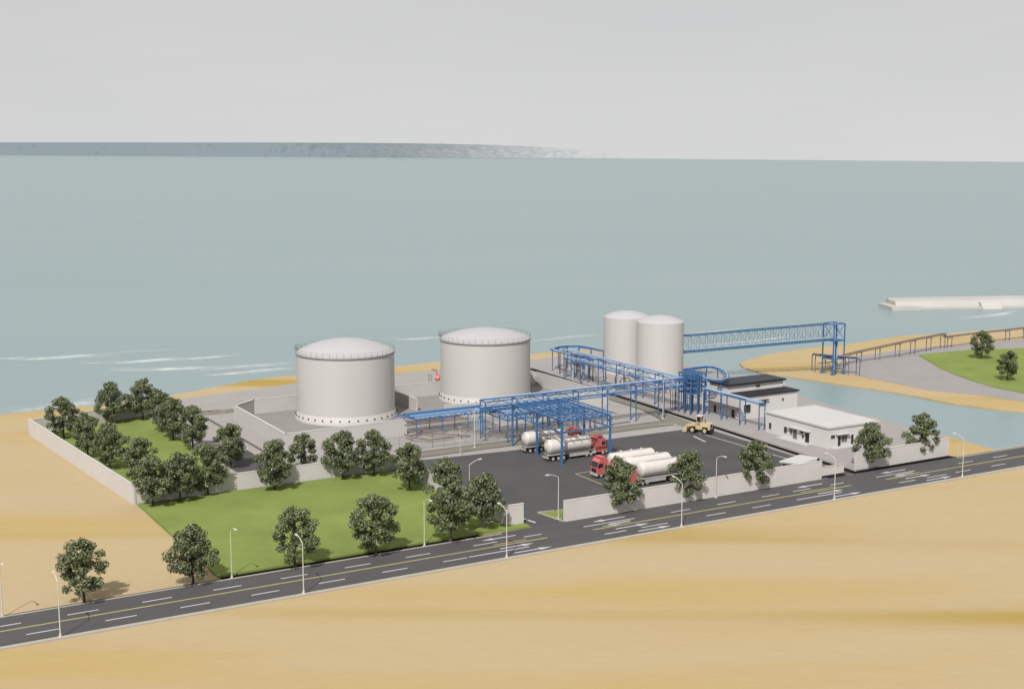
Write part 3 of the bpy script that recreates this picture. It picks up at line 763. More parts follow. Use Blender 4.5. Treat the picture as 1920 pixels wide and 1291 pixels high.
# ------------------------------------------------------------------ truss bridge and tower
t = thing('truss_bridge', (267, 317, 0), 'long pale blue lattice bridge from the slim tanks to the blue tower', 'bridge')
pA = Vector((241.0, 316.0)); pB = Vector((284.6, 300.2)); dd = (pB-pA).normalized(); nn = Vector((-dd.y, dd.x))*1.2
NB = 18
def bp(f, s, top):
    q = pA+(pB-pA)*f+nn*s; z = 7.9+(10.5-7.9)*f
    return (q.x, q.y, z+(5.0 if top else 0))
for s in (-1, 1):
    for top in (0, 1): bm_(t, bp(0, s, top), bp(1, s, top), .28, .3, 'bridge', 'chord')
for s in (-1, 1):
    mb = MB()
    for i in range(NB+1): strut(mb, bp(i/NB, s, 0), bp(i/NB, s, 1), .06)
    for i in range(NB): strut(mb, bp(i/NB, s, 0), bp((i+1)/NB, s, 1), .05); strut(mb, bp(i/NB, s, 1), bp((i+1)/NB, s, 0), .05)
    mb.build('lattice', M['bridge'], t)
for top in (0, 1):
    mb = MB()
    for i in range(NB): strut(mb, bp(i/NB, -1, top), bp((i+1)/NB, 1, top), .12); strut(mb, bp(i/NB, -1, top), bp(i/NB, 1, top), .12)
    mb.build('lateral_brace', M['bridge'], t)
mb = MB(); mb.path([(*Vector(bp(0, 0, 0))[:2], 8.5), (*Vector(bp(1, 0, 0))[:2], 11.1)], .22); mb.build('pipe', M['pipe_blue'], t, True)

t = thing('lattice_tower', (286.5, 300, 0), 'tall blue steel tower on the sand at the end of the lattice bridge', 'tower')
cs = [(283.8, 301.3), (282.6, 295.7), (289.6, 298.8), (290.2, 304.2)]
cs = [(284.4, 302.1), (284.4, 297.5), (288.8, 297.5), (288.8, 302.1)]
for x, y in cs:
    mb = MB(); mb.beam((x, y, .02), (x, y, 15.6), .3, .3); mb.box((x-.5, y-.5, .02), (x+.5, y+.5, .5)); mb.build('column', M['blue'], t)
for z in (15.5, 10.4, 4.8):
    for i in range(4): bm_(t, (*cs[i], z), (*cs[(i+1) % 4], z), .22, .3)
mb = MB()
for i in range(4):
    a = cs[i]; b = cs[(i+1) % 4]
    strut(mb, (*a, 10.4), (*b, 15.5), .07); strut(mb, (*b, 10.4), (*a, 15.5), .07)
    strut(mb, (*a, .6), (*b, 4.8), .12)
mb.build('brace', M['blue'], t)
for i in range(3):
    mb = MB(); mb.tube((285.5+i*.8, 298.2+i*.3, .1), (285.5+i*.8, 298.2+i*.3, 15.9), .2, 8); mb.build('riser', M['blue_dark'] if i % 2 else M['pipe_blue'], t, True)
mb = MB(); mb.sheet([(284.4, 297.5), (288.8, 297.5), (288.8, 302.1), (284.4, 302.1)], 10.55); mb.build('grating', M['blue_dark'], t)
t = thing('pipe_platform', (287, 300.5, 0), 'low blue grey pipe platform around the foot of the lattice tower', 'platform')
ps = [(284.2, 306.4), (291.3, 294.6)]
pq = [(284.2, 306.4), (285.6, 303.4), (287.4, 300.4), (289.4, 297.4), (291.3, 294.6)]
for x, y in pq:
    for o_ in (0, 1.8): col(t, x-o_*.2, y-o_, .02, 5.1, .2, 'post_grey')
for o_ in (0, 1.8): bm_(t, (284.2-o_*.2, 306.4-o_, 5.2), (291.3-o_*.2, 294.6-o_, 5.2), .22, .28, 'blue_dark')
for k in range(3):
    mb = MB(); mb.tube((284-k*.15, 305.8-k*.5, 5.6), (291-k*.15, 294.2-k*.5, 5.6), .15, 8); mb.build('pipe', M['pipe_grey'], t, True)
bm_(t, (282.9, 297., 3.), (290.1, 297., 3.), .2, .26, 'blue'); bm_(t, (282.9, 302.6, 3.), (290.1, 302.6, 3.), .2, .26, 'blue')
# trestle pipeline over the spit
t = thing('pipe_trestle', (340, 313, 0), 'long brown pipeline on thin posts crossing the sand spit', 'pipeline')
prof = [(284.5, 302.4, 5.3), (292, 306.2, 3.4), (300, 309.4, 3.1), (309, 311, 3.6), (318, 311.4, 4.2), (327, 312., 4.8), (337, 314., 5.), (347, 316.6, 5.), (356, 318.6, 5.)]
prof2 = [(356, 318.6, 3.9), (375, 319.4, 3.9), (393, 319.8, 3.9), (412, 321, 3.9), (440, 323, 3.9)]
for P_ in (prof, prof2):
    for k, (dv, r) in enumerate(((0, .26), (.9, .22), (-.7, .16))):
        mb = MB(); mb.path([(x, y+dv, z) for x, y, z in P_], r); mb.build('pipe', M['pipe_brown'], t, True)
mb = MB(); mb.path([(356, 318.6, 5.), (356, 318.6, 3.9)], .26); mb.build('pipe', M['pipe_brown'], t, True)
def zt(u):
    for P_ in (prof, prof2):
        for a, b in zip(P_, P_[1:]):
            if a[0] <= u <= b[0]:
                f = (u-a[0])/(b[0]-a[0]); return a[1]+(b[1]-a[1])*f, a[2]+(b[2]-a[2])*f
for u in (308.4, 317., 326.6, 335.4, 345.6, 354.6, 358.5, 372, 389, 399, 409, 423):
    y, z = zt(u)
    for o_ in (-1.05, 1.05):
        mb = MB(); mb.beam((u+o_, y, .02), (u+o_, y, z-.3), .2, .2); mb.build('post', M['post_grey'], t)
    mb = MB(); mb.beam((u-1.4, y, z-.35), (u+1.4, y, z-.35), .2, .2); mb.build('cross_beam', M['post_grey'], t)

# ------------------------------------------------------------------ pier
t = thing('breakwater', (450, 396, -.4), 'low pale concrete breakwater in the sea at the far right', 'breakwater')
a = Vector(g(1676, 580, 0)); b = Vector(g(2150, 572, 0)); d = (b-a).normalized(); n_ = Vector((-d.y, d.x))
def blk(f0, f1, o0, o1, z0, z1, name, slope=0):
    L_ = (b-a).length
    q = [a+d*(f0*L_)+n_*o0, a+d*(f1*L_)+n_*o0, a+d*(f1*L_)+n_*o1, a+d*(f0*L_)+n_*o1]
    mb = MB(); n4 = 4
    vs_ = [(p.x, p.y, z0) for p in q]+[(p.x+n_.x*(slope if i < 2 else 0), p.y+n_.y*(slope if i < 2 else 0), z1) for i, p in enumerate(q)]
    mb.add(vs_, [(3, 2, 1, 0), (4, 5, 6, 7), (0, 1, 5, 4), (1, 2, 6, 5), (2, 3, 7, 6), (3, 0, 4, 7)])
    return mb.build(name, M['pier'], t)
blk(0.02, 1, 2.6, 14, -.5, 2.9, 'wall', 1.6); blk(.0, 1, 0, 2.58, -.5, .5, 'toe'); blk(-.012, .10, -1.6, 13, -.5, 1.2, 'pier_head'); blk(.345, .42, -1.2, 9, -.5, 2.2, 'step_block', 3.5); blk(.02, 1, 11.5, 13.2, 2.905, 3.5, 'parapet')

# ------------------------------------------------------------------ buildings
def opening(t, face, a, b, name, m, depth=.06):
    """face ('u',u0): plane u=u0 facing -u; ('v',v0): plane v=v0 facing -v"""
    mb = MB(); k, c = face; (s0, z1), (s1, z0) = a, b; s0, s1 = min(s0, s1), max(s0, s1)
    if k == 'u': mb.box((c-.05, s0, z0), (c+.02, s1, z1))
    else: mb.box((s0, c-.05, z0), (s1, c+.02, z1))
    o = mb.build(name, m, t)
    mb = MB(); w = .1
    for (p0, p1, q0, q1) in ((s0-w, s1+w, z1, z1+w), (s0-w, s1+w, z0-w, z0), (s0-w, s0, z0, z1), (s1, s1+w, z0, z1)):
        if k == 'u': mb.box((c-.1, p0, q0), (c+.01, p1, q1))
        else: mb.box((p0, c-.1, q0), (p1, c+.01, q1))
    mb.build('frame', M['coping'], o)
    return o
t = thing('office_building', (220.5, 233.5, .38), 'single storey white building with flat roof behind the roadside wall', 'building')
bu0, bu1, bv0, bv1 = 212.6, 228.2, 223.0, 244.6
mb = MB(); mb.box((bu0, bv0, .38), (bu1, bv1, 5.05)); mb.build('wall', M['bwall'], t)
mb = MB(); mb.box((bu0-.25, bv0-.25, 5.052), (bu1+.25, bv1+.25, 5.3)); rf = mb.build('roof', M['broof'], t)
mb = MB()
for p in (((bu0-.25, bv0-.25), (bu1+.25, bv0+.0)), ((bu0-.25, bv1), (bu1+.25, bv1+.25)), ((bu0-.25, bv0+.002), (bu0, bv1-.002)), ((bu1, bv0+.002), (bu1+.25, bv1-.002))):
    mb.box((*p[0], 5.302), (*p[1], 5.45))
mb.build('parapet', M['broof'], rf)
LF = ('u', bu0)
opening(t, LF, (243.4, 2.9), (242.5, 1.4), 'window', M['glass'])
opening(t, LF, (238.0, 2.9), (236.9, 1.4), 'window', M['glass'])
opening(t, LF, (235.9, 2.75), (235.0, 1.5), 'window', M['door'])
opening(t, LF, (234.8, 2.9), (233.4, .65), 'door', M['door'])
opening(t, LF, (232.3, 2.9), (231.3, 2.3), 'window', M['glass'])
opening(t, LF, (231.8, 2.05), (231.0, 1.4), 'window', M['glass'])
opening(t, LF, (230.6, 2.8), (229.2, .55), 'door', M['doordark'])
RF = ('v', bv0)
opening(t, RF, (213.3, 3.5), (214.6, 2.7), 'window', M['glass'])
opening(t, RF, (215.5, 3.15), (216.4, .7), 'door', M['doordark'])
opening(t, RF, (216.6, 3.05), (218.4, 1.6), 'window', M['door'])
opening(t, RF, (219.6, 3.0), (220.4, .75), 'door', M['doordark'])
opening(t, RF, (222.5, 3.0), (224., 1.5), 'window', M['glass']); opening(t, RF, (225.4, 3.0), (226.9, 1.5), 'window', M['glass'])
mb = MB(); mb.box((bu0-1.6, 228.4, .38), (bu0-.002, 238, .55)); mb.box((bu0-2.2, 228., .375), (bu0-1.6, 238.4, .46)); mb.build('steps', M['broof'], t)
mb = MB(); mb.box((213.6, bv0-1.4, .38), (224, bv0-.002, .6)); mb.build('steps', M['broof'], t)
mb = MB()
for z, p0, p1 in ((3.25, 232.9, 236.2), (3.25, 228.8, 232.6)): mb.box((bu0-.9, p0, z), (bu0, p1, z+.14))
mb.box((214.8, bv0-.9, 3.5), (218.8, bv0, 3.64)); mb.build('door_canopy', M['broof'], t)
t = thing('control_building', (226, 264.8, .38), 'white two storey building with dark flat roofs behind the single storey one', 'building')
cu0, cu1, cv0, cv1 = 216.3, 235.2, 258.6, 271.2
mb = MB(); mb.box((cu0, cv0, .38), (cu1, cv1, 6.1)); mb.build('wall', M['bwall'], t)
mb = MB(); mb.box((cu0-.3, cv0-.35, 6.102), (cu1+.4, cv0+5.3, 6.42)); mb.build('terrace_roof', M['droof'], t)
mb = MB(); mb.box((cu0+.02, cv0+5.32, 6.102), (cu1-.3, cv1-.02, 8.2)); mb.build('upper_wall', M['bwall'], t)
mb = MB(); mb.box((cu0-.45, cv0+4.7, 8.202), (cu1+.2, cv1+.4, 8.62)); rf = mb.build('roof', M['droof'], t)
mb = MB(); mb.box((cu0-.2, cv0+5., 8.622), (cu1, cv1+.1, 8.66)); mb.build('roof_deck', mat('bitumen', A(52, 54, 66, 1.8), .5, var=.2, scale=.4), rf)
LF = ('u', cu0)
opening(t, LF, (269.3, 2.7), (268.3, .5), 'door', M['doordark'])
opening(t, LF, (262.1, 2.7), (260.8, .5), 'door', M['doordark'])
mb = MB(); mb.box((cu0-1.6, 258.9, 3.0), (cu0-.002, 270.8, 3.25)); mb.build('door_canopy', M['canopyroof'], t)
FF = ('v', cv0)
opening(t, FF, (217.3, 4.1), (219.5, 2.0), 'window', M['glass'])
opening(t, FF, (222.4, 4.7), (224.6, 3.3), 'window', M['glass'])
opening(t, FF, (229.9, 4.7), (230.5, 4.0), 'window', M['glass'])
opening(t, FF, (225.6, 7.7), (227, 7.1), 'window', M['glass']).location.y += 5.32
mb = MB(); mb.box((221.8, cv0-.7, 4.85), (225.2, cv0, 5.)); mb.build('window_hood', M['canopyroof'], t)
t = thing('rooftop_tank', (234.5, 269.6, 6.1), 'small pale box standing at the right end of the dark roof', 'roof box')
mb = MB(); mb.box((235.6, 266, .38), (238, 269, 6.3)); mb.build('housing', M['bwall'], t)
mb = MB(); mb.box((235.5, 265.9, 6.302), (238.1, 269.1, 6.45)); mb.build('lid', M['broof'], t)
t.name = 'stair_block'; t['label'] = 'narrow pale stair block against the right side of the dark roofed building'; t['category'] = 'annex'

# ------------------------------------------------------------------ trees
def crown_mesh(seed):
    rnd = random.Random(seed); mb = MB()
    lobes = []
    # lobes arranged as an open rounded crown, wider above the middle
    for k in range(30):
        f = (k+.5)/30
        z = 2.2+7.2*f
        w = 3.7*math.sin(PI*(.13+.80*f**.85))**.75
        a = k*2.399+rnd.uniform(-.5, .5)
        rr = w*math.sqrt(rnd.uniform(.25, 1.0))
        lobes.append((rr*math.cos(a), rr*math.sin(a), z+rnd.uniform(-.45, .45), rnd.uniform(.7, 1.35)))
    for k in range(7): lobes.append((rnd.uniform(-.9, .9), rnd.uniform(-.9, .9), 3.2+k*.95, rnd.uniform(.8, 1.15)))
    lobes.append((.2, .1, 9.75, .75)); lobes.append((-.5, .5, 9.0, 1.0))
    for (x, y, z, r) in lobes:
        for j in range(int(190*r*r)):
            d = Vector((rnd.gauss(0, 1), rnd.gauss(0, 1), rnd.gauss(0, 1))).normalized()
            rad = r*(rnd.random()**.45)*1.05
            p = Vector((x, y, z))+Vector((d.x*rad, d.y*rad, d.z*rad*.8))
            nrm = (d+Vector((rnd.gauss(0, .7), rnd.gauss(0, .7), rnd.gauss(0, .7)+.35))).normalized()
            t1 = nrm.orthogonal().normalized(); t1.rotate(__import__('mathutils').Quaternion(nrm, rnd.uniform(0, 6.28))); t2 = nrm.cross(t1)
            s = rnd.uniform(.11, .22); l = s*rnd.uniform(1.0, 1.7)
            mb.add([p-t1*l, p-t2*s*.7+t1*.1*l, p+t1*l, p+t2*s*.7+t1*.1*l], [(0, 1, 2, 3)])
    me = bpy.data.meshes.new('crown'); me.from_pydata(mb.v, [], mb.f); me.materials.append(M['leaf'])
    tr = MB(); pts = [(0, 0, 0), (.04, .02, 1.2), (-.03, .05, 2.6), (.05, 0, 4.2), (0, .03, 6.2), (.02, .02, 8.2)]; rs = [.27, .2, .17, .13, .08, .03]
    for i in range(5): tr.tube(pts[i], pts[i+1], rs[i], 8, rs[i+1], False)
    tr.tube((0, 0, -.15), (0, 0, .25), .36, 8, .24, False)
    for k, (x, y, z, r) in enumerate(lobes):
        if k % 2 == 0:
            zb = min(7, max(1.9, z-1.6)); tr.tube((0, 0, zb), (x*.85, y*.85, z), .075, 5, .02, False)
    m2 = bpy.data.meshes.new('trunk'); m2.from_pydata(tr.v, [], tr.f); m2.materials.append(M['bark'])
    return me, m2
VAR = [crown_mesh(s) for s in (3, 11, 29, 41)]
def tree(px, py, label, group=None, hpx=None, z=0., var=None, scale=1., loc=None):
    c = loc or g(px, py, z)
    k = random.randrange(4) if var is None else var
    t = thing('leafy_tree', (c[0], c[1], z), label, 'tree', group)
    cr, tk = VAR[k]
    for nm, me in (('trunk', tk), ('crown', cr)):
        o = bpy.data.objects.new(nm, me); COL.objects.link(o); o.parent = t
    t.rotation_euler = (0, 0, random.uniform(0, 6.28)); s = scale*random.uniform(.97, 1.04)
    t.scale = (s*random.uniform(.94, 1.04), s*random.uniform(.94, 1.04), s)
G_R, G_L, G_G, G_W, G_S = 'trees along the road', 'trees along the lawn wall', 'trees in the walled garden', 'trees along the road wall', 'trees on the spit'
for a in ((158, 1130, 'leafy tree on bare sand at the roadside, leftmost tree of the picture', G_R, 0),
          (362, 1097, 'leafy tree on sand by the left edge of the green lawn', G_R, 0),
          (553, 1060, 'first tree from the left on the lawn front, behind a street lamp', G_R, .4),
          (705, 1037, 'leafy tree standing alone in the middle of the lawn front', G_R, .4),
          (845, 1012, 'dense tall tree at the right end of the lawn front, beside the road', G_R, .4),
          (287, 948, 'leafy tree in front of the left corner of the lawn wall', G_L, .4),
          (338, 940, 'middle tree of the three crowded at the left end of the lawn wall', G_L, .4),
          (390, 927, 'right tree of the three crowded at the left end of the lawn wall', G_L, .4),
          (515, 917, 'leafy tree with its shadow on the bare stretch of the lawn wall', G_L, .4),
          (642, 897, 'left tree of the pair against the lawn wall below the left big tank', G_L, .4),
          (702, 892, 'right tree of the pair against the lawn wall below the left big tank', G_L, .4),
          (768, 920, 'leafy tree at the far right corner of the lawn', G_L, .4),
          (836, 958, 'leafy tree at the lawn edge half hidden between the corner tree and the road tree', G_L, .4),
          (908, 990, 'leafy tree beside the short wall end at the yard entrance', G_L, .4),
          (570, 885, 'leafy tree behind the lawn wall in front of the left tank containment', G_G, .1),
          (120, 822, 'leafy tree at the seaward left corner of the walled garden', G_G, .2),
          (210, 793, 'leafy tree by the garden back wall with its shadow on the wall', G_G, .2),
          (268, 786, 'leafy tree furthest back in the right garden row', G_G, .2),
          (304, 809, 'second tree from the back in the right garden row', G_G, .2),
          (325, 824, 'middle tree of the right garden row', G_G, .2),
          (362, 842, 'fourth tree from the back in the right garden row', G_G, .2),
          (433, 877, 'nearest tree of the right garden row, beside the inner road', G_G, .1),
          (165, 856, 'second tree along the left garden wall from the sea', G_G, .2),
          (207, 878, 'third tree along the left garden wall from the sea', G_G, .2),
          (265, 912, 'nearest tree along the left garden wall', G_G, .2),
          (1163, 958, 'leafy tree behind the road wall in front of the parked truck cabs', G_W, .1),
          (1288, 937, 'leafy tree behind the road wall at the tails of the parked trucks', G_W, .1),
          (1415, 917, 'leafy tree behind the road wall to the right of the yard lamp', G_W, .1),
          (1632, 877, 'leafy tree in front of the corner of the white single storey building', G_W, .1),
          (1728, 857, 'rightmost tree at the roadside wall, near the canal', G_W, .1),
          (1841, 672, 'smaller tree on the green spit, further back', G_S, .2),
          (1889, 713, 'smaller tree on the green spit, nearer to the canal', G_S, .2)):
    sc_ = .90 if a[3] == G_S else (.86 if a[0] == 570 else 1.0)
    tree(a[0], a[1], a[2], a[3], z=a[4], scale=sc_)

# ------------------------------------------------------------------ street lamps
def lamp_proto(h=8.1, arm=2.3, rise=.75):
    t = thing('street_lamp', (0, 0, 0), '', 'street lamp')
    mb = MB(); mb.tube((0, 0, 0), (0, 0, h), .1, 10, .065); mb.build('pole', M['lamp'], t, True)
    mb = MB(); mb.tube((0, 0, 0), (0, 0, .5), .2, 10, .17); mb.box((-.28, -.28, 0), (.28, .28, .06)); mb.build('base', M['lamp'], t)
    mb = MB(); pts = [(0, 0, h-.02)]+[(0, arm*f, h+rise*math.sin(f*PI/2)) for f in (.25, .5, .75, 1)]; mb.path(pts, .065, 8); mb.build('arm', M['lamp'], t, True)
    mb = MB()
    x0, y0, z0 = 0, arm-.1, h+rise
    mb.add([(-.16, y0, z0-.06), (.16, y0, z0-.06), (.2, y0+.8, z0-.04), (-.2, y0+.8, z0-.04), (-.1, y0, z0+.1), (.1, y0, z0+.1), (.12, y0+.75, z0+.12), (-.12, y0+.75, z0+.12)],
           [(3, 2, 1, 0), (4, 5, 6, 7), (0, 1, 5, 4), (1, 2, 6, 5), (2, 3, 7, 6), (3, 0, 4, 7)])
    hd = mb.build('lamp_head', M['lamp'], t)
    mb = MB(); mb.box((-.12, y0+.12, z0-.075), (.12, y0+.7, z0-.052)); mb.build('lens', M['glass'], hd)
    return t
lp = lamp_proto(); first = True
near = [(45.2*.778, 'white street lamp on the near kerb, leftmost of the near row'), (72.0, 'white street lamp on the near kerb in front of the first lawn tree'), (108.6, 'white street lamp on the near kerb left of the yard entrance'),
        (145.6, 'white street lamp on the near kerb below the parked tank trucks'), (183.2, 'white street lamp on the near kerb near the sliding gate'), (219.4, 'white street lamp on the near kerb, rightmost of the near row')]
for u, lb in near:
    place(lp, first, (u, 189.9, .26), 0, lb, 'street lamps on the near kerb'); first = False
far = [(29.5, 'white street lamp on sand at the far kerb, cut by the left picture edge'), (64.8, 'white street lamp at the left front corner of the lawn'), (99.6, 'white street lamp at the lawn front between two trees'),
       (164.2, 'white street lamp before the long road wall, right of the wall trees')]
for u, lb in far: place(lp, False, (u, 203.2, .1), PI, lb, 'street lamps on the far kerb')
place(lp, False, (128.6, 205.4, .24), R(95), 'white street lamp on the small grass island at the yard entrance', 'lamps at the yard entrance')
place(lp, False, (118.9, 222.5, .1), R(-80), 'white street lamp inside the yard wall, its head above the lawn trees', 'lamps at the yard entrance')
t = thing('marker_post', (233.6, 203.9, .02), 'short pale post on the sand wedge by the canal', 'post')
mb = MB(); mb.tube((233.6, 203.9, .02), (233.6, 203.9, 2.2), .1, 10, .08); mb.build('post', M['lamp'], t, True)
mb = MB(); mb.lathe([(.001, 2.2), (.16, 2.2), (.16, 2.34), (.001, 2.42)], (233.6, 203.9, 0), 10); mb.build('cap', M['lamp'], t)
# plain masts
mt = thing('light_mast', (0, 0, 0), '', 'light mast')
mb = MB(); mb.tube((0, 0, 0), (0, 0, 8.4), .1, 10, .08); mb.build('pole', M['lamp'], mt, True)
mb = MB(); mb.box((-.45, -.12, 8.4), (.45, .12, 8.6)); mb.build('lamp_head', M['lamp'], mt)
mb = MB(); mb.box((-.3, -.3, 0), (.3, .3, .1)); mb.build('base', M['lamp'], mt)
first = True
for (px, py, z, lb, s) in ((863, 853, .1, 'left pale light mast in front of the low blue rack, at the yard edge', .75), (890, 838, .1, 'right pale light mast in front of the low blue rack, beside riser pipes', 1.),
                       (1243, 785, .1, 'pale light mast beside the service road left of the yellow loader', 1.15), (1141, 806, .1, 'pale light mast rising above the right side of the blue canopy', .98), (421, 800, .1, 'pale light mast beside the inner road left of the bund wall', .5),
                       (387, 773, .1, 'pale light mast by the back service road near the garden', .44), (801, 722, .08, 'pale light mast at the back between the two big tanks', .66), (1075, 726, .38, 'pale light mast below the seaward pipe loop', .5), (1316, 797, .38, 'pale light mast right behind the yellow loader', .98)):
    c = g(px, py, z); place(mt, first, (*c, z), R(30), lb, 'pale light masts', s); first = False

# wire fence round the pump area
t = thing('wire_fence', (143.5, 270.6, .09), 'tall fine wire fence along the front of the low blue rack', 'fence')
pts = [(118.5, 271.5), (135.2, 271), (152, 270.2)]
for a, b in zip(pts, pts[1:]):
    n = round(math.dist(a, b)/2.8)
    for i in range(n+1):
        x = a[0]+(b[0]-a[0])*i/n; y = a[1]+(b[1]-a[1])*i/n
        mb = MB(); mb.tube((x, y, .09), (x, y, 3.4), .05, 6); mb.build('post', M['pipe_grey'], t)
    mb = MB()
    for z in (.2, 1.8, 3.3): mb.tube((*a, z), (*b, z), .03, 5)
    n = round(math.dist(a, b)/.28)
    for i in range(n):
        x = a[0]+(b[0]-a[0])*i/n; y = a[1]+(b[1]-a[1])*i/n; mb.tube((x, y, .15), (x, y, 3.35), .012, 3, caps=False)
    mb.build('wire_panel', M['pipe_grey'], t)

# red fire equipment behind the tanks
t = thing('fire_hydrant_reel', (172.4, 344.8, .06), 'red fire hose reel and pump partly behind the right big tank', 'fire reel')
c0 = g(817, 719)
t.location = (*c0, .06); x, y = c0
mb = MB(); mb.tube((x, y, 1.6), (x+1., y-.6, 1.6), 1.1, 18); mb.build('reel', M['red'], t, True)
mb = MB(); mb.tube((x-.1, y+.06, 1.6), (x+1.1, y-.66, 1.6), .45, 12); mb.build('hub', M['black'], t, True)
mb = MB(); mb.box((x-.9, y-.9, .06), (x+1.6, y+.5, .5)); mb.build('base', M['red'], t)
mb = MB(); mb.path([(x+.4, y, .5), (x+.4, y, 3.6), (x+.1, y, 4.0), (x-1.6, y-.6, 4.5)], .16); mb.build('water_monitor', M['red'], t, True)
mb = MB(); [mb.tube((x-2.2, y+.4, .3+k*.5), (x-1.3, y, .3+k*.5), .08, 6) for k in range(6)]; mb.tube((x-2.2, y+.4, .06), (x-2.2, y+.4, 3.), .07, 6); mb.tube((x-1.3, y, .06), (x-1.3, y, 3.), .07, 6); mb.build('rack', M['pipe_grey'], t)

# ------------------------------------------------------------------ tank trucks
def truck_proto():
    t = thing('tank_truck', (0, 0, 0), '', 'tank truck')
    prof = []
    Rt = 1.5; x0, x1 = -7.5, 3.5
    for k in range(9): a = PI/2*k/8; prof.append((max(.001, Rt*math.sin(a)), x0+.75-.75*math.cos(a)))
    for k in range(9): a = PI/2*k/8; prof.append((max(.001, Rt*math.cos(a)), x1-.75+.75*math.sin(a)))
    mb = MB(); mb.lathe(prof, (0, 0, 2.95), 40, 'x'); tk = mb.build('tank', M['white'], t, True)
    for x in (-6., -3.2, -.6, 2.):
        mb = MB(); mb.lathe([(Rt-.01, -.04), (Rt+.03, -.04), (Rt+.03, .04), (Rt-.01, .04)], (x, 0, 2.95), 40, 'x'); mb.build('band', M['white'], tk)
    mb = MB(); mb.box((-5.6, -.28, 4.43), (1.6, .28, 4.5))
    mb.build('walkway', M['chassis'], tk)
    for x in (-4.4, -1.9, .6):
        mb = MB(); mb.lathe([(.001, .1), (.28, .1), (.28, -.1), (.001, -.1)], (x, 0, 4.6), 12); mb.build('manhole', M['white'], tk)
    mb = MB(); mb.box((-7.4, -.5, .95), (6.4, -.28, 1.25)); mb.box((-7.4, .28, .95), (6.4, .5, 1.25)); mb.box((-7.2, -1.2, 1.26), (3.4, 1.2, 1.42)); mb.build('chassis', M['chassis'], t)
    mb = MB(); mb.box((-2.4, -1.26, .55), (2.6, -1.2, 1.2)); mb.box((-2.4, 1.2, .55), (2.6, 1.26, 1.2)); mb.build('side_skirt', M['chassis'], t)
    mb = MB(); mb.box((-7.65, -1.22, .6), (-7.45, 1.22, .95)); bp_ = mb.build('rear_bumper', M['chassis'], t)
    mb = MB(); [mb.box((-7.69, s*1.0-.18, .68), (-7.652, s*1.0+.18, .88)) for s in (-1, 1)]; mb.build('tail_light', M['red'], bp_)
    mb = MB()
    for s in (-.25, .25): mb.tube((-7.62, s, 1.0), (-7.3, s, 4.3), .03, 5)
    for k in range(9): mb.tube((-7.6+k*.035, -.25, 1.2+k*.36), (-7.6+k*.035, .25, 1.2+k*.36), .025, 4)
    mb.build('ladder', M['steel'], t)
    # cab
    mb = MB()
    prof2 = [(4.55, .75), (6.95, .75), (7.05, 1.5), (7.0, 2.1), (6.75, 3.25), (6.2, 3.75), (4.9, 3.95), (4.55, 3.6)]
    n = len(prof2); vs_ = [(x, -1.24, z) for x, z in prof2]+[(x, 1.24, z) for x, z in prof2]
    mb.add(vs_, [tuple(range(n)), tuple(range(n, 2*n))[::-1]]+[(i, n+i, n+(i+1) % n, (i+1) % n) for i in range(n)])
    cab = mb.build('cab', M['red'], t)
    mb = MB(); mb.add([(7.025, -1.08, 2.12), (7.025, 1.08, 2.12), (6.79, 1.04, 3.2), (6.79, -1.04, 3.2)], [(0, 1, 2, 3)]); mb.build('windscreen', M['glass'], cab)
    for s in (-1, 1):
        mb = MB(); mb.box((5.75, s*1.25-.01, 2.15), (6.6, s*1.25+.01, 3.0)); mb.build('side_window', M['glass'], cab)
    mb = MB(); mb.box((6.9, -1.24, .45), (7.2, 1.24, .98)); mb.build('bumper', M['chassis'], cab)
    mb = MB(); mb.box((7.03, -.8, 1.1), (7.09, .8, 1.85)); mb.build('grille', M['black'], cab)
    for s in (-1, 1):
        mb = MB(); mb.box((7.2, s*.92-.2, .6), (7.23, s*.92+.2, .85)); mb.build('headlight', M['white'], cab)
        mb = MB(); mb.box((6.75, s*1.42-.08, 2.2), (6.95, s*1.42+.08, 2.9)); mb.beam((6.8, s*1.22, 2.85), (6.85, s*1.42, 2.85), .05, .05); mb.build('mirror', M['black'], cab)
    mb = MB(); mb.box((5., -1.1, 3.9), (6.1, 1.1, 4.2)); mb.build('wind_deflector', M['red'], cab)
    for s in (-1, 1):
        mb = MB(); mb.tube((4.3, s*.95, .75), (3.3, s*.95, .75), .36, 12); mb.build('fuel_tank', M['chassis'], t, True)
    # wheels
    for x in (-6.4, -5.05, -3.7, 2.0, 3.1, 6.1):
        for s in (-1, 1):
            mb = MB(); y0, y1 = (s*.78, s*1.2); mb.tube((x, y0, .53), (x, y1, .53), .53, 20); w = mb.build('wheel', M['rubber'], t, True)
            mb = MB(); mb.tube((x, s*1.2, .53), (x, s*1.225, .53), .33, 16); mb.tube((x, s*1.225, .53), (x, s*1.27, .53), .12, 10); mb.build('rim', M['chassis'], w, True)
    mb = MB()
    for s in (-1, 1): mb.box((-7.15, s*1.0-.24, 1.1), (-2.95, s*1.0+.24, 1.16)); mb.box((1.3, s*1.0-.24, 1.12), (3.8, s*1.0+.24, 1.2))
    mb.build('mudguard', M['black'], t)
    return t
tp = truck_proto()
GT1 = 'white tank trucks with red cabs'
for i, (u, v, rz, lb) in enumerate(((158.9, 246.5, 0, 'white tank truck under the blue canopy, the nearer of the two'), (158.6, 255.9, 0, 'white tank truck under the blue canopy, the further one'),
                                    (160.2, 219.2, PI, 'parked white tank truck nearest to the road wall'), (160.2, 224.0, PI, 'parked white tank truck in the middle of the parked three'), (159.6, 228.9, PI, 'parked white tank truck furthest from the road wall'))):
    place(tp, i == 0, (u, v, .106), rz, lb, GT1, 1.06)

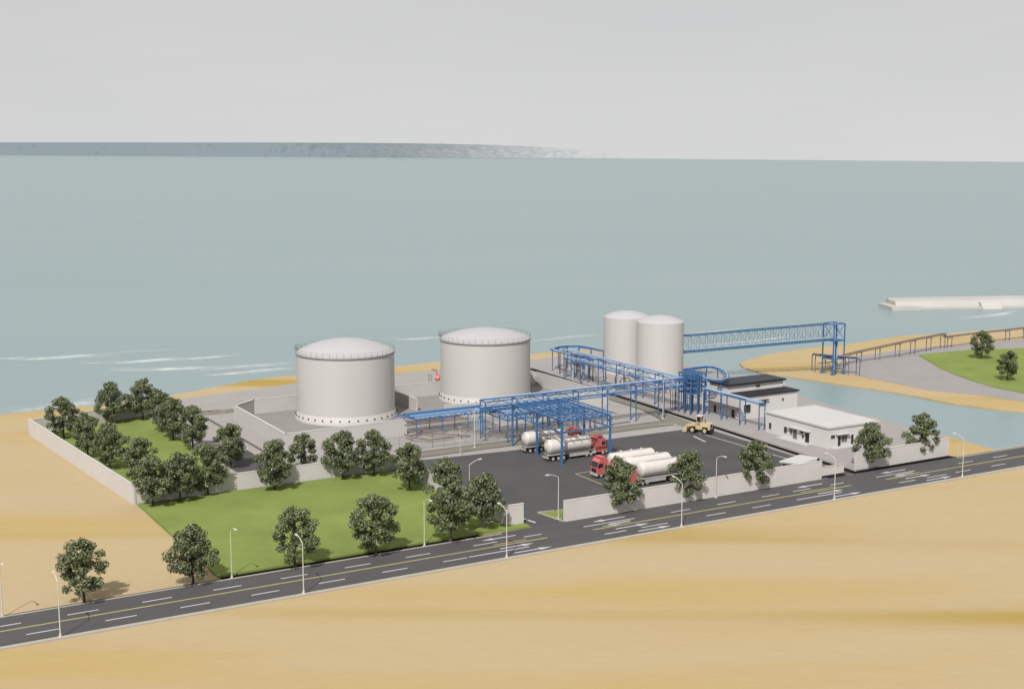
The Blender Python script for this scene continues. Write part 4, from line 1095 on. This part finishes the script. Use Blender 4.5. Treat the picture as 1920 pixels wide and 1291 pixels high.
# ------------------------------------------------------------------ wheel loader
t = thing('wheel_loader', (0, 0, 0), 'yellow wheel loader parked at the right edge of the asphalt yard', 'wheel loader')
mb = MB(); pr = [(-3.4, .95), (-.5, .95), (-.5, 2.35), (-3.1, 2.45), (-3.4, 2.2)]; n = 5
mb.add([(x, -1., z) for x, z in pr]+[(x, 1., z) for x, z in pr], [(0, 1, 2, 3, 4), (9, 8, 7, 6, 5)]+[(i, n+i, n+(i+1) % n, (i+1) % n) for i in range(n)]); rb = mb.build('engine_hood', M['loader'], t)
mb = MB(); mb.box((-3.46, -.55, 1.45), (-3.402, .55, 2.15)); mb.build('grille', M['black'], rb)
mb = MB(); mb.box((-3.75, -1.25, .55), (-3.2, 1.25, 1.1)); mb.build('counterweight', M['black'], rb)
mb = MB(); mb.tube((-1.9, .5, 2.4), (-1.9, .5, 3.1), .1, 8); mb.build('exhaust', M['black'], rb)
mb = MB(); mb.box((-.5, -.85, .9), (2.0, .85, 1.7)); mb.build('front_frame', M['loader'], t)
mb = MB(); mb.box((-.75, -.75, 2.352), (.7, .75, 2.5))
for x in (-.7, .65):
    for y in (-.7, .7): mb.beam((x, y, 2.5), (x*.92, y*.95, 3.75), .12, .12)
cb = mb.build('cab', M['loader'], t)
mb = MB(); mb.box((-.85, -.85, 3.75), (.8, .85, 3.95)); mb.build('cab_roof', M['white'], cb)
mb = MB(); mb.box((-.62, -.64, 2.5), (.58, .64, 3.74)); mb.build('cab_glass', M['glass'], cb)
for s in (-1, 1):
    mb = MB(); mb.beams([(1.2, s*.5, 2.1), (2.6, s*.5, 1.75), (3.6, s*.5, .85)], .22, .34); mb.build('lift_arm', M['loader'], t)
mb = MB(); pr = [(3.3, .25), (3.15, 1.45), (3.45, 1.75), (3.6, 1.5), (3.55, .75), (3.9, .38), (4.7, .22), (4.7, .15), (3.6, .15)]; n = len(pr)
mb.add([(x, -1.45, z) for x, z in pr]+[(x, 1.45, z) for x, z in pr], [tuple(range(n)), tuple(range(n, 2*n))[::-1]]+[(i, n+i, n+(i+1) % n, (i+1) % n) for i in range(n)])
for s in (-1, 1): mb.add([(3.3, s*1.46, .16), (4.6, s*1.46, .16), (3.6, s*1.46, 1.7), (3.2, s*1.46, 1.5), (3.3, s*1.40, .16), (4.6, s*1.40, .16), (3.6, s*1.40, 1.7), (3.2, s*1.40, 1.5)], [(0, 1, 2, 3), (7, 6, 5, 4), (0, 4, 5, 1), (1, 5, 6, 2), (2, 6, 7, 3), (3, 7, 4, 0)])
mb.build('bucket', M['loader'], t)
for x in (-2.0, 1.6):
    for s in (-1, 1):
        mb = MB(); mb.tube((x, s*.88, .8), (x, s*1.42, .8), .8, 20); w = mb.build('wheel', M['rubber'], t, True)
        mb = MB(); mb.tube((x, s*1.42, .8), (x, s*1.46, .8), .46, 16); mb.tube((x, s*1.46, .8), (x, s*1.52, .8), .2, 10); mb.build('rim', M['loader'], w, True)
        mb = MB(); mb.box((x-.85, s*1.15-.32, 1.66), (x+.85, s*1.15+.32, 1.74)); mb.build('fender', M['loader'], t)
t.location = (198.6, 252.6, .106); t.rotation_euler = (0, 0, R(122)); t.scale = (.88, .98, 1.1)

# ------------------------------------------------------------------ light, world, camera
SUN_AZ = R(14); SUN_EL = R(48)
wx, wy = -math.sin(SUN_AZ), -math.cos(SUN_AZ)           # towards the sun, camera-aligned axes
su, sv = wx*U2[0]+wy*U2[1], wx*V2[0]+wy*V2[1]
ts = Vector((su*math.cos(SUN_EL), sv*math.cos(SUN_EL), math.sin(SUN_EL)))
sl = bpy.data.lights.new('sun', 'SUN'); sl.energy = 4.6; sl.angle = R(.6); sl.color = (1, .98, .95)
so = bpy.data.objects.new('sun', sl); COL.objects.link(so); so.rotation_euler = (-ts).to_track_quat('-Z', 'Y').to_euler()
w = bpy.data.worlds.new('World'); sc.world = w; w.use_nodes = True
nt = w.node_tree; N = nt.nodes; L = nt.links
bg = N['Background']
tc = N.new('ShaderNodeTexCoord'); sp = N.new('ShaderNodeSeparateXYZ'); L.new(tc.outputs['Generated'], sp.inputs[0])
mr = N.new('ShaderNodeMapRange'); mr.inputs[1].default_value = -.1; mr.inputs[2].default_value = 1; mr.inputs[3].default_value = .12; mr.inputs[4].default_value = .9; mr.clamp = True
L.new(sp.outputs[2], mr.inputs[0])
cb = N.new('ShaderNodeCombineXYZ'); L.new(sp.outputs[0], cb.inputs[0]); L.new(sp.outputs[1], cb.inputs[1]); L.new(mr.outputs[0], cb.inputs[2])
nv = N.new('ShaderNodeVectorMath'); nv.operation = 'NORMALIZE'; L.new(cb.outputs[0], nv.inputs[0])
sky = N.new('ShaderNodeTexSky'); sky.sky_type = 'NISHITA'; sky.sun_disc = False; sky.sun_elevation = SUN_EL; sky.sun_rotation = math.atan2(su, sv) % (2*PI)
sky.altitude = 0; sky.air_density = 1.; sky.dust_density = 4.; sky.ozone_density = 1.
L.new(nv.outputs[0], sky.inputs['Vector'])
hs = N.new('ShaderNodeHueSaturation'); hs.inputs['Saturation'].default_value = .06; L.new(sky.outputs[0], hs.inputs['Color'])
# thin high overcast veil
mp = N.new('ShaderNodeMapping'); mp.inputs['Scale'].default_value = (1.5, 1.5, 9); L.new(tc.outputs['Generated'], mp.inputs[0])
nz = N.new('ShaderNodeTexNoise'); nz.inputs['Scale'].default_value = 1.6; nz.inputs['Detail'].default_value = 4; L.new(mp.outputs[0], nz.inputs['Vector'])
mx = N.new('ShaderNodeMix'); mx.data_type = 'RGBA'; mx.inputs[0].default_value = .72
VEIL = 7.4
rp = N.new('ShaderNodeValToRGB'); rp.color_ramp.elements[0].position = .3; rp.color_ramp.elements[1].position = .7
rp.color_ramp.elements[0].color = (.93, .935, .945, 1); rp.color_ramp.elements[1].color = (1.0, 1.0, .99, 1)
L.new(nz.outputs['Fac'], rp.inputs[0])
vm = N.new('ShaderNodeVectorMath'); vm.operation = 'SCALE'; vm.inputs['Scale'].default_value = VEIL; L.new(rp.outputs[0], vm.inputs[0])
m3 = N.new('ShaderNodeMapRange'); m3.inputs[1].default_value = -.05; m3.inputs[2].default_value = .12; m3.inputs[3].default_value = 8.0; m3.inputs[4].default_value = 7.3
L.new(sp.outputs[2], m3.inputs[0]); L.new(m3.outputs[0], vm.inputs['Scale'])
L.new(hs.outputs[0], mx.inputs[6]); L.new(vm.outputs[0], mx.inputs[7])
L.new(mx.outputs[2], bg.inputs['Color']); bg.inputs['Strength'].default_value = .1

cam = bpy.data.cameras.new('camera'); co = bpy.data.objects.new('camera', cam); COL.objects.link(co); sc.camera = co
cam.sensor_width = 36; cam.lens = 36*F/1920; cam.clip_start = 1; cam.clip_end = 30000
co.location = (0, 0, H); co.rotation_euler = (PI/2-TH, 0, -(PI/2-AZ))
sc.view_settings.view_transform = 'Standard'; sc.view_settings.look = 'None'; sc.view_settings.exposure = 0; sc.view_settings.gamma = 1
sc.render.resolution_x = 1024; sc.render.resolution_y = 688
